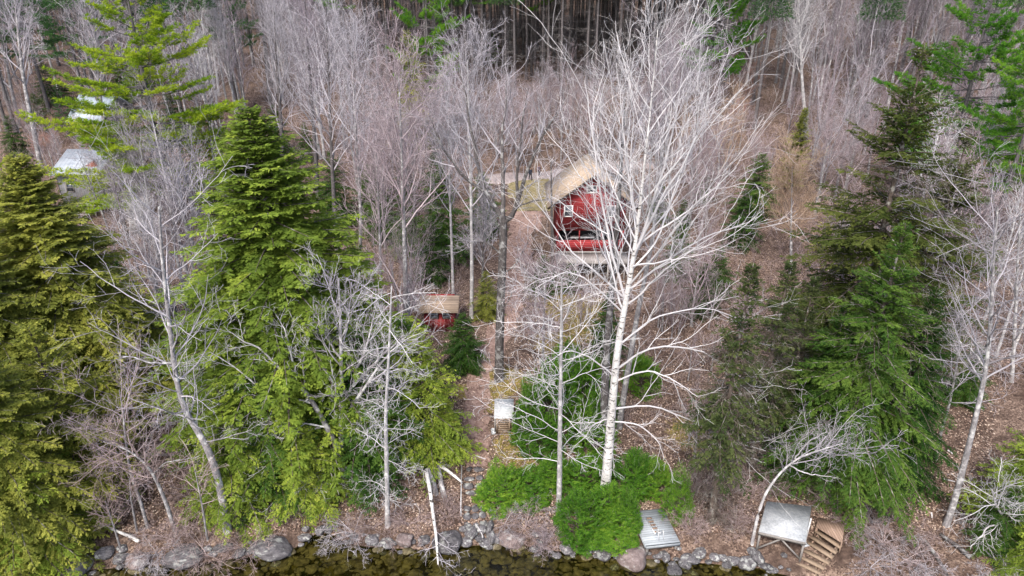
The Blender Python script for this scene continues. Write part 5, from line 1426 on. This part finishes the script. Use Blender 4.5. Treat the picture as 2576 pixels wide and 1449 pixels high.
# leaning trunks of the left slope
SPR = [(6, (30, 60), .42, 6, .02, .0075), (4, (30, 60), .45, 4, .02, .006), (2, (25, 55), .5, 3, .01, .005)]
hero("leaning_tree", "thick dark leaning trunk on the left slope, longest of the leaning ones", "tree", None,
     [(572, 1335), (560, 1250), (540, 1170), (515, 1110), (480, 1060), (455, 1010), (440, 940), (428, 830), (415, 720), (405, 620), (400, 520)], (.22, .05), [([(445, 915), (390, 912), (330, 890), (285, 905)], -.6, .05), ([(510, 1110), (570, 1105), (640, 1095)], -.5, .04)],
     'bark_grey', 'twig_grey', 410, SPR, limb_r=.06, autolimb=(26, .35, .98, (40, 70), .22, .03, None))
hero("leaning_tree", "slender grey leaning stem, right of two on the left leaf slope", "tree", None,
     [(443, 1345), (420, 1270), (390, 1200), (360, 1160), (320, 1130), (260, 1110)], (.12, .03), [([(385, 1195), (430, 1160), (500, 1150)], -.6, .03)],
     'bark_grey', 'twig_brush', 411, SPR, limb_r=.03, autolimb=(18, .3, .98, (35, 70), .35, .03, None))
hero("leaning_tree", "slender grey stem with pink twigs, left of two on the left leaf slope", "tree", None,
     [(373, 1330), (350, 1250), (328, 1190), (316, 1110), (310, 1040), (300, 980)], (.10, .025), [],
     'bark_grey', 'twig_pink', 412, SPR, limb_r=.03, autolimb=(22, .3, .98, (40, 75), .35, .03, None))
for px, lab in (([(345, 1340), (330, 1260), (325, 1200)], "thin brown stem left of the leaning grey stems"), ([(522, 1358), (510, 1280), (500, 1230), (490, 1180)], "thin straight grey stem between the fallen log and the dark leaning trunk"), ([(305, 1385), (285, 1320), (265, 1260)], "thin reddish stem rising by the white fallen branch")):
    hero("sapling", lab, "sapling", None, px, (.065, .02), [], 'bark_grey', 'twig_brush', sum(map(ord, lab)), [(5, (30, 60), .45, 4, .02, .007), (3, (30, 60), .5, 3, .02, .006)], limb_r=.02, autolimb=(14, .4, .98, (35, 70), .4, .03, None))
# right side
hero("slender_tree", "long slender grey trunk curving up from the brown leaf slope on the right", "tree", None,
     [(2380, 1322), (2405, 1250), (2430, 1150), (2452, 1060), (2475, 960), (2487, 880), (2495, 760), (2500, 640), (2510, 520)], (.18, .04), [([(2480, 930), (2450, 880), (2400, 850)], 1, .04)],
     'bark_grey', 'twig_grey', 413, SPR, limb_r=.05, autolimb=(24, .48, .98, (35, 65), .25, .03, None))
hero("broken_trunk", "thick broken trunk leaning steeply on the right leaf slope", "tree", None,
     [(2330, 1010), (2380, 960), (2430, 915), (2475, 880)], (.27, .20), [([(2475, 880), (2500, 850), (2540, 840)], -.5, .06), ([(2470, 885), (2500, 900), (2550, 905)], -.5, .05)],
     'bark_dark', 'twig_grey', 414, SPR, limb_r=.05, autolimb=(8, .75, .98, (50, 90), .5, .0, None))
hero("curved_sapling", "thin curved sapling bending right above the white platform", "sapling", None,
     [(1892, 1368), (1905, 1300), (1925, 1240), (1965, 1185), (2010, 1150), (2070, 1130), (2120, 1115)], (.09, .025), [([(1985, 1170), (2040, 1190), (2090, 1200)], -.4, .025), ([(2000, 1155), (2030, 1110), (2080, 1090)], .4, .025)],
     'bark_pale', 'twig_grey', 415, SPR, limb_r=.025, autolimb=(16, .5, .98, (25, 60), .3, .02, None))
hero("slender_tree", "slim grey stem on the leaf slope between the broken trunk and the dark hemlocks", "tree", None,
     [(2355, 1155), (2365, 1090), (2385, 1030), (2400, 960), (2412, 880), (2420, 780)], (.11, .03), [], 'bark_grey', 'twig_grey', 416, SPR, limb_r=.035, autolimb=(16, .45, .98, (35, 70), .28, .03, None))
hero("slender_tree", "white-limbed bare tree leaning in from the lower right corner", "tree", None,
     [(2570, 1380), (2530, 1310), (2505, 1270), (2495, 1230)], (.10, .03), [([(2530, 1310), (2480, 1330), (2440, 1380)], -.6, .05), ([(2520, 1290), (2560, 1260), (2590, 1240)], -.3, .04)], 'bark_pale', 'twig_white', 417, SPR, limb_r=.035, autolimb=(12, .3, .98, (35, 70), .5, .0, None))
hero("slender_tree", "pale slim bare tree at the right edge above the leaning trunk", "tree", None,
     [(2545, 960), (2550, 880), (2555, 780), (2560, 660), (2568, 520)], (.14, .04), [], 'bark_pale', 'twig_grey', 418, SPR, limb_r=.05, autolimb=(22, .3, .98, (35, 65), .28, .03, None))
hero("tan_budded_tree", "small bare tree with tan buds in the right middle", "tree", None,
     [(1990, 690), (1990, 620), (1990, 550), (1992, 480), (1993, 420)], (.14, .03), [], 'bark_grey', 'twig_tan', 419, [(8, (25, 50), .45, 6, .04, .010), (6, (25, 50), .45, 4, .03, .009), (4, (25, 55), .5, 3, .02, .007)], limb_r=.06, autolimb=(24, .25, .98, (28, 50), .42, .06, lambda t: 1.3 - .7 * t))
# slim trunks left of the path and behind the shed
for px, r, bk, tw, sd, lab in [
 ([(905, 690), (908, 560), (903, 450), (895, 330), (889, 200), (885, 110)], .17, 'bark_grey', 'twig_grey', 420, "slim grey trunk right of the bright pyramid hemlock"),
 ([(1022, 860), (1021, 760), (1018, 640), (1014, 500), (1010, 380), (1006, 270), (1003, 180)], .22, 'bark_grey', 'twig_pink', 421, "pale grey trunk with pinkish crown left of the red shed"),
 ([(1140, 745), (1137, 640), (1133, 530), (1130, 430), (1128, 330), (1126, 240)], .13, 'bark_pale', 'twig_grey', 422, "slim white-barked trunk directly behind the red shed"),
 ([(1186, 800), (1187, 690), (1186, 580), (1184, 460), (1180, 330), (1178, 220), (1176, 150)], .17, 'bark_pale', 'twig_grey', 423, "pale straight trunk between the shed and the forked oak"),
 ([(1213, 790), (1214, 700), (1215, 600), (1216, 500)], .14, 'bark_dark', 'twig_grey', 424, "short dark trunk just left of the forked oak"),
 ([(960, 800), (958, 700), (955, 580), (950, 470), (945, 380)], .15, 'bark_grey', 'twig_pink', 425, "grey trunk with pink twigs between the pyramid hemlock and the shed"),
 ([(850, 640), (842, 540), (836, 430), (830, 300), (824, 150), (820, 10)], .24, 'bark_pine', 'twig_grey', 426, "long straight dark trunk behind the bright pyramid hemlock"),
 ([(715, 520), (712, 400), (705, 280), (695, 150), (690, 30)], .30, 'bark_pine', 'twig_grey', 428, "thick dark trunk behind the tip of the bright pyramid hemlock"),
 ([(800, 500), (793, 380), (785, 260), (775, 130), (768, 10)], .26, 'bark_pine', 'twig_purple', 429, "tall dark trunk left of the long straight one"),
 ([(105, 430), (85, 330), (62, 220), (48, 110), (38, 0), (30, -80)], .30, 'bark_grey', 'twig_grey', 430, "big grey tree leaning at the far upper left, before the bluish pines"),
 ([(275, 420), (262, 320), (250, 220), (240, 100), (230, -20)], .26, 'bark_grey', 'twig_grey', 431, "grey tree leaning behind the yellow-green pine"),
 ([(2030, 330), (2020, 240), (2015, 150), (2010, 60), (2008, -40)], .28, 'bark_pale', 'twig_white', 432, "pale limbed tree at the top, right of the birch crown"),
 ([(300, 560), (310, 500), (318, 440), (322, 380)], .10, 'bark_pale', 'twig_grey', 433, "small pale forked tree in front of the grey cottage"),
 ([(395, 760), (385, 680), (370, 600), (355, 540)], .12, 'bark_grey', 'twig_white', 434, "small white-limbed tree in the thicket right of the olive hemlocks")]:
    hero("bare_tree", lab, "tree", None, px, (r, .035), [], bk, tw, sd, [(7, (25, 50), .45, 7, .05, .010), (5, (25, 50), .45, 4, .04, .008), (3, (25, 52), .5, 3, .03, .006)], limb_r=.08,
         autolimb=(26, .38, .98, (25, 48), .32, .06, lambda t: 1.35 - .8 * t))

hero("bare_tree", "dark trunk standing at the left corner of the red cabin", "tree", None, [(1393, 720), (1390, 640), (1388, 560), (1387, 470), (1386, 400)], (.16, .04), [], 'bark_dark', 'twig_grey', 427, SPR, limb_r=.04, autolimb=(9, .5, .98, (30, 55), .25, .05, None))
# --- woods filled zone by zone; every tree a thing, told apart by its place in its zone
ORD = ["first", "second", "third", "fourth", "fifth", "sixth", "seventh", "eighth", "ninth", "tenth", "eleventh", "twelfth"]
KEEP = [(1170, 1310, 460, 960), (1300, 1420, 415, 660), (1395, 1590, 560, 760)]    # path, lawn, cabin front
def zone(x0, x1, y0, y1, n, protos, hr, phrase, cat, adj, wide=(.8, 1.15), seed=0):
    if y1 < 470: n = int(n * 1.5)
    rg = random.Random(seed + int(x0 + y0 * 3)); pts = []
    tries = 0
    while len(pts) < n and tries < n * 60:
        tries += 1
        px, py = rg.uniform(x0, x1), rg.uniform(y0, y1)
        if any(a < px < b and c_ < py < d for a, b, c_, d in KEEP): continue
        if any(abs(px - q[0]) < (x1 - x0) / n * .30 and abs(py - q[1]) < (y1 - y0) / n * 1.0 for q in pts): continue
        pts.append((px, py))
    pts.sort()
    for i, (px, py) in enumerate(pts):
        o = ORD[i] if i < 12 else None
        lab = f"{o} {adj} from the left, {phrase}"
        put(rg.choice(protos), px, py, lab, cat, h=rg.uniform(*hr), wide=rg.uniform(*wide), group=f"{adj}s {phrase}", tilt=(rg.uniform(-.05, .05), rg.uniform(-.06, .06)))
G_, P_, W_ = B_SL, B_PK, B_WH
zone(-60, 130, 90, 320, 12, B_SL + B_SP, (16, 21), "in the upper left corner behind the far cottage", "tree", "bare tree")
zone(130, 360, 90, 260, 12, B_SL + B_SP, (16, 21), "behind the yellow-green pine", "tree", "bare tree")
zone(360, 520, 120, 430, 9, B_SL, (15, 20), "just right of the yellow-green pine", "tree", "slender bare tree")
zone(520, 660, 130, 460, 11, B_SL + W_[1:], (15, 20), "above the tip of the pyramid hemlock", "tree", "slender bare tree")
zone(660, 780, 130, 300, 8, B_SL, (16, 21), "behind the thick dark trunks left of centre", "tree", "slender bare tree")
zone(780, 900, 120, 420, 10, B_SL + B_SP, (14, 19), "right of the long straight dark trunk", "tree", "bare tree")
zone(900, 1060, 270, 460, 9, B_PK + B_SP[:1], (6, 10), "below the small olive spire hemlock", "tree", "pinkish bare tree")
zone(900, 1100, 140, 250, 3, B_SP, (13, 16), "beside the small olive spire hemlock", "tree", "bare tree")
zone(1060, 1180, 300, 420, 7, B_PK + B_SL[:1], (7, 10), "left of the driveway end", "tree", "pinkish bare tree")
zone(1180, 1330, 325, 420, 9, B_PK + B_SL[:1], (6, 10), "behind the driveway, left half", "tree", "pinkish bare tree")
zone(1330, 1480, 325, 415, 9, B_PK + B_SP[:1], (6, 10), "behind the driveway, right half", "tree", "pinkish bare tree")
zone(1480, 1640, 310, 410, 9, B_PK + B_SP + B_SL[:1], (7, 11), "behind the red cabin roof", "tree", "bare tree")
zone(1640, 1760, 220, 430, 9, B_SP + B_PK, (10, 15), "behind the upper birch crown", "tree", "bare tree")
zone(1760, 1920, 230, 400, 6, B_RD[:1] + B_PK, (4, 7), "right of the birch crown", "tree", "reddish bush tree")
zone(1830, 2000, 100, 270, 10, B_SL + B_SP, (16, 20), "right of the thick grey pine trunk", "tree", "purple-grey bare tree")
zone(2000, 2150, 90, 380, 11, B_SL + B_SP, (14, 20), "left of the tall thin olive hemlock", "tree", "purple-grey bare tree")
zone(2150, 2320, 80, 330, 10, B_SL + B_SP, (15, 20), "behind the tall thin olive hemlock", "tree", "purple-grey bare tree")
zone(2320, 2460, 80, 300, 8, B_SL + B_SP, (15, 20), "behind the vivid green pine", "tree", "purple-grey bare tree")
zone(2460, 2640, 80, 420, 9, B_SL + B_SP, (14, 19), "in the upper right corner", "tree", "purple-grey bare tree")
zone(2020, 2200, 380, 600, 12, B_PK + B_SP[:1], (8, 12), "below the purple-grey trees on the right", "tree", "small bare tree")
zone(2230, 2576, 440, 780, 16, W_[1:] + B_SL[:2] + P_, (9, 14), "under the vivid green pine", "tree", "white-limbed bare tree")
zone(2440, 2600, 780, 1000, 5, B_SL[:1] + W_, (8, 12), "above the right leaf slope", "tree", "thin bare tree")
zone(1630, 1830, 450, 640, 8, B_PK + B_RD[1:], (6, 10), "right of the red cabin", "tree", "small bare tree")
zone(1640, 1880, 640, 900, 12, B_PK, (4, 7), "in the brush right of the birch forks", "sapling", "pinkish sapling")
zone(2060, 2240, 620, 860, 8, B_PK + B_SL[:1], (6, 10), "behind the tall thin olive hemlock's foot", "tree", "brushy bare tree")
zone(1660, 1800, 930, 1180, 5, B_PK, (2.5, 4.5), "on the leaves right of the white birch trunk", "sapling", "small pinkish sapling")
zone(280, 400, 520, 720, 6, B_SL[:2], (8, 12), "between the grey cottage and the pyramid hemlock", "tree", "white-twigged tree")
zone(400, 560, 480, 820, 12, B_SL + B_SP[:1], (11, 15), "left of the pyramid hemlock", "tree", "grey bare tree")
zone(270, 500, 780, 980, 9, B_SL[:1] + B_PK[:1], (6, 9), "in the thicket below the grey cottage", "tree", "thin grey tree")
zone(890, 1060, 480, 640, 7, B_PK + B_SL[:1], (9, 13), "above the red shed", "tree", "pinkish grey tree")
zone(900, 1050, 740, 860, 5, B_PK + B_SP[:1], (7, 10), "left of the red shed", "tree", "twiggy tree")
zone(1430, 1560, 750, 830, 3, B_PK, (3, 5), "on the mossy lawn below the cabin", "sapling", "pinkish sapling")
zone(90, 290, 445, 560, 6, B_SL[:2] + P_[:1], (6, 9), "in front of the grey cottage", "tree", "thin bare tree")
zone(60, 260, 330, 430, 5, B_RD[:1], (3, 5), "between the two cottages", "shrub", "reddish bare shrub")
zone(-60, 130, 250, 420, 7, B_PK, (4, 7), "at the upper left picture edge", "sapling", "brushy understorey sapling")
zone(2230, 2420, 300, 470, 8, B_PK, (4, 7), "below the vivid green pine's left boughs", "sapling", "brushy understorey sapling")
zone(1760, 1990, 330, 480, 7, B_PK, (4, 7), "around the narrow upright evergreen", "sapling", "brushy understorey sapling")
zone(380, 880, 330, 560, 6, H_SMALL[1:2], (4, 7), "in the grey wood around the pyramid hemlock's tip", "hemlock", "dark understorey hemlock")
zone(870, 1240, 380, 640, 7, H_SMALL[1:2], (4, 7), "among the slim trunks left of the lawn", "hemlock", "dark understorey hemlock")
zone(1640, 1900, 480, 760, 5, H_SMALL[1:2], (3, 5), "in the brush right of the red cabin", "hemlock", "dark understorey hemlock")
zone(-20, 330, 200, 420, 5, H_SMALL[1:2], (4, 7), "around the farther cottage", "hemlock", "dark understorey hemlock")
zone(2040, 2560, 360, 700, 6, H_SMALL[1:2], (4, 6), "in the right wood behind the tall thin hemlock", "hemlock", "dark understorey hemlock")
# dark pine stand at the top
def stand(x0, x1, n, phrase, seed, drop=0):
    rg = random.Random(seed); i = 0
    for row, (py, jit) in enumerate(((232, 12), (196, 12), (160, 10), (128, 10), (98, 8))):
        m = int(n + row * 2) if not drop else int(n * 2 + row * .7)
        for k in range(m):
            px = x0 + (x1 - x0) * (k + rg.uniform(.1, .9)) / m
            put(rg.choice(PLANT), px, py + drop * (1 if row < 4 else 0) * (1.6 - .3 * row) + rg.uniform(-jit, jit), f"dark straight pine trunk in the stand {phrase}", "pine", h=rg.uniform(24, 30), group=f"dark pine trunks {phrase}", dz=-.2)
stand(1090, 1330, 6, "above the driveway's left end", 1); stand(1330, 1560, 6, "directly above the lawn", 2); stand(1560, 1830, 6, "behind the top of the birch crown", 3); stand(680, 1090, 5, "behind the small olive spire hemlock", 4)
for a_, b_, ph, sd in ((-80, 330, "in the upper left wood", 5), (330, 700, "between the yellow-green pine and the dark trunks", 6), (1830, 2200, "in the wood right of the birch top", 7), (2200, 2660, "in the upper right wood", 8)): stand(a_, b_, 1.4, ph, sd, 60)

# --- shrubs along the shore and in the brush
SHR = [
 (440, 1365, 0, 1.0, "pinkish weeping shrub over the broad lichen boulder on the left shore"), (395, 1395, 3, 1.0, "drooping grey shrub at the waterline left of the broad lichen boulder"), (520, 1400, 1, 1.1, "drooping brown shrub between two left pale boulders"),
 (620, 1385, 1, .9, "low brown shrub left of the smooth pale boulder"), (600, 1310, 0, .7, "brown shrub at the foot of the dark leaning trunk"), (740, 1290, 0, .7, "brush above the smooth pale boulder"),
 (890, 1345, 3, 1.1, "tangled grey shrub right of the dark inlet"), (940, 1330, 1, 1.0, "tangled brown shrub left of the slim twiggy trunk"), (1030, 1320, 1, .8, "low brown shrub right of the slim twiggy trunk"), (1130, 1300, 0, .55, "reddish thicket shrub between the snapped birch and the steps"),
 (1115, 1265, 0, .5, "small reddish shrub under the snapped birch limb"), (1270, 1320, 3, .75, "grey twiggy shrub below the step bush"), (1320, 1330, 1, .8, "brownish shrub above the long dark flat-faced boulder"), (1370, 1370, 2, .75, "dark pink drooping shrub at the waterline left of the front bush"),
 (1350, 1290, 3, .8, "grey shrub left of the pale aspen base"), (1740, 1340, 0, .8, "brown shrub right of the dock"), (1820, 1290, 1, .8, "brown shrub at the foot of the thin spruce"), (1850, 1330, 0, .7, "brown shrub left of the white platform"), (1870, 1250, 0, .8, "pinkish shrub behind the curved sapling"),
 (1750, 1240, 0, .8, "brown shrub on the leaves left of the thin spruce"), (2170, 1330, 1, 1.0, "brown tangle right of the timber landing"), (2220, 1370, 3, 1.1, "grey tangle right of the stair treads"), (2190, 1430, 3, .9, "grey tangle at the bottom right of the stair treads"), (2280, 1330, 1, .9, "brown shrub at the foot of the brown leaf slope"),
 (2260, 1420, 1, 1.0, "brown shrub low on the right near the bottom edge"), (2330, 1430, 3, .9, "grey shrub beside the rotting log"), (2500, 1440, 3, 1.0, "grey shrub in the lower right corner"), (2440, 1330, 3, .7, "pale shrub by the foot of the long slender grey trunk"), (2080, 1270, 0, .9, "brown shrub behind the timber landing"), (2150, 1280, 1, .9, "brown shrub right behind the timber landing"),
 (1960, 1250, 0, .8, "brown shrub behind the white platform"), (300, 1300, 0, .8, "brown shrub above the white fallen branch"), (250, 1200, 2, .9, "pink-budded shrub at the edge of the left hemlocks"), (330, 1240, 0, .8, "brown shrub between the left leaning stems"), (470, 1250, 0, .8, "brown shrub near the broken log on the left slope"),
 (440, 1160, 1, .8, "arching brown shrub above the broken log on the left slope"), (1090, 700, 2, .9, "reddish shrub behind the red shed"), (1050, 780, 2, .7, "pinkish shrub at the left wall of the red shed"), (1400, 700, 3, .9, "grey shrub under the cabin deck's left corner"), (1470, 720, 3, .9, "grey shrub in front of the cabin crawl space"),
 (1350, 700, 2, .8, "pinkish shrub at the path edge below the cabin"), (1560, 740, 3, .9, "grey shrub under the cabin deck's right end"), (2530, 700, 2, 1.1, "dark reddish shrub at the right edge")]
for px, py, k, sc, lab in SHR:
    put(SHRUB[k], px, py, lab, "shrub", h=2.6 * sc, wide=1.1, dz=-.15)

# thin undergrowth of the wood floor: one mass
def undergrowth():
    rng = np.random.default_rng(31)
    n = 10000
    y = 31 + 105 * rng.uniform(0, 1, n) ** .85; x = rng.uniform(-.74, .74, n) * (y + 6)
    ok = np.ones(n, bool)
    q = project(x, y, terr(x, y)); px, py = q
    for a, b, c_, d in KEEP + [(1150, 1320, 780, 1400), (1310, 1480, 700, 930), (2330, 2520, 950, 1330), (1190, 1310, 900, 1200), (1390, 1660, 660, 720), (1320, 1600, 400, 480), (1900, 2130, 1250, 1449), (1600, 1720, 1260, 1400)]:
        ok &= ~((px > a) & (px < b) & (py > c_) & (py < d))
    ok &= (y - shore(x)) > 1.0
    x, y = x[ok], y[ok]; n = len(x); z = terr(x, y)
    hgt = rng.uniform(.5, 2.4, n) * np.clip((y - 24) / 22, .4, 1.25)
    d = unit(np.stack([rng.normal(0, .35, n), rng.normal(0, .35, n), np.ones(n)], 1))
    P = np.zeros((n, 6, 3)); P[:, 0] = np.stack([x, y, z - .05], 1)
    for m in range(1, 6):
        d = unit(d + rng.normal(0, .14, (n, 3))); P[:, m] = P[:, m - 1] + d * (hgt / 5)[:, None]
    R = np.linspace(.013, .006, 6)[None].repeat(n, 0)
    mb = MB(); tone = rng.uniform(0, 1, n); mb.tubes(P, R, 3, val=tone)
    l2 = grow(rng, P, R, 5, .15, 1, (30, 65), .5, 4, up=.03, wob=.15, rtip=.006); mb.tubes(*l2, 3, val=rng.uniform(0, 1, len(l2[0])))
    l3 = grow(rng, *l2, 2, .2, 1, (30, 65), .6, 3, up=.02, wob=.15, rtip=.006); mb.tubes(*l3, 3, val=rng.uniform(0, 1, len(l3[0])))
    tag(mb.build("undergrowth", M['twig_brush']), kind='stuff')
undergrowth()

# the wood beyond, on the rising ground: one mass
def far_wood():
    rng = np.random.default_rng(32)
    n = 1100
    y = 150 + 110 * rng.uniform(0, 1, n); x = rng.uniform(-.80, .80, n) * (y + 8); z = terr(x, y)
    H = rng.uniform(16, 24, n)
    s = np.linspace(0, 1, 6)
    P = np.stack([x[:, None] + rng.normal(0, .5, n)[:, None] * s, y[:, None] + 0 * s, z[:, None] - .3 + H[:, None] * s], 2)
    R = np.linspace(1, .15, 6)[None] * (H * .010)[:, None]
    mb = MB(); mb.tubes(P, R, 5, val=rng.uniform(0, .5, n))
    l1 = grow(rng, P, R, 16, .25, 1, (30, 60), .24, 5, up=.06, wob=.1, rr=.5, rtip=.02); mb.tubes(*l1, 3, val=rng.uniform(0, .8, len(l1[0])))
    l2 = grow(rng, *l1, 6, .2, 1, (30, 60), .5, 3, up=.05, wob=.12, rtip=.016); mb.tubes(*l2, 3, val=rng.uniform(0, 1, len(l2[0])))
    tag(mb.build("far_woods", M['twig_dark']), kind='stuff')
far_wood()

# the first-made trees have served as patterns; only their copies stay
for o in PROTOS:
    for ch in KIDS[o.name]: bpy.data.objects.remove(ch)
    bpy.data.objects.remove(o)
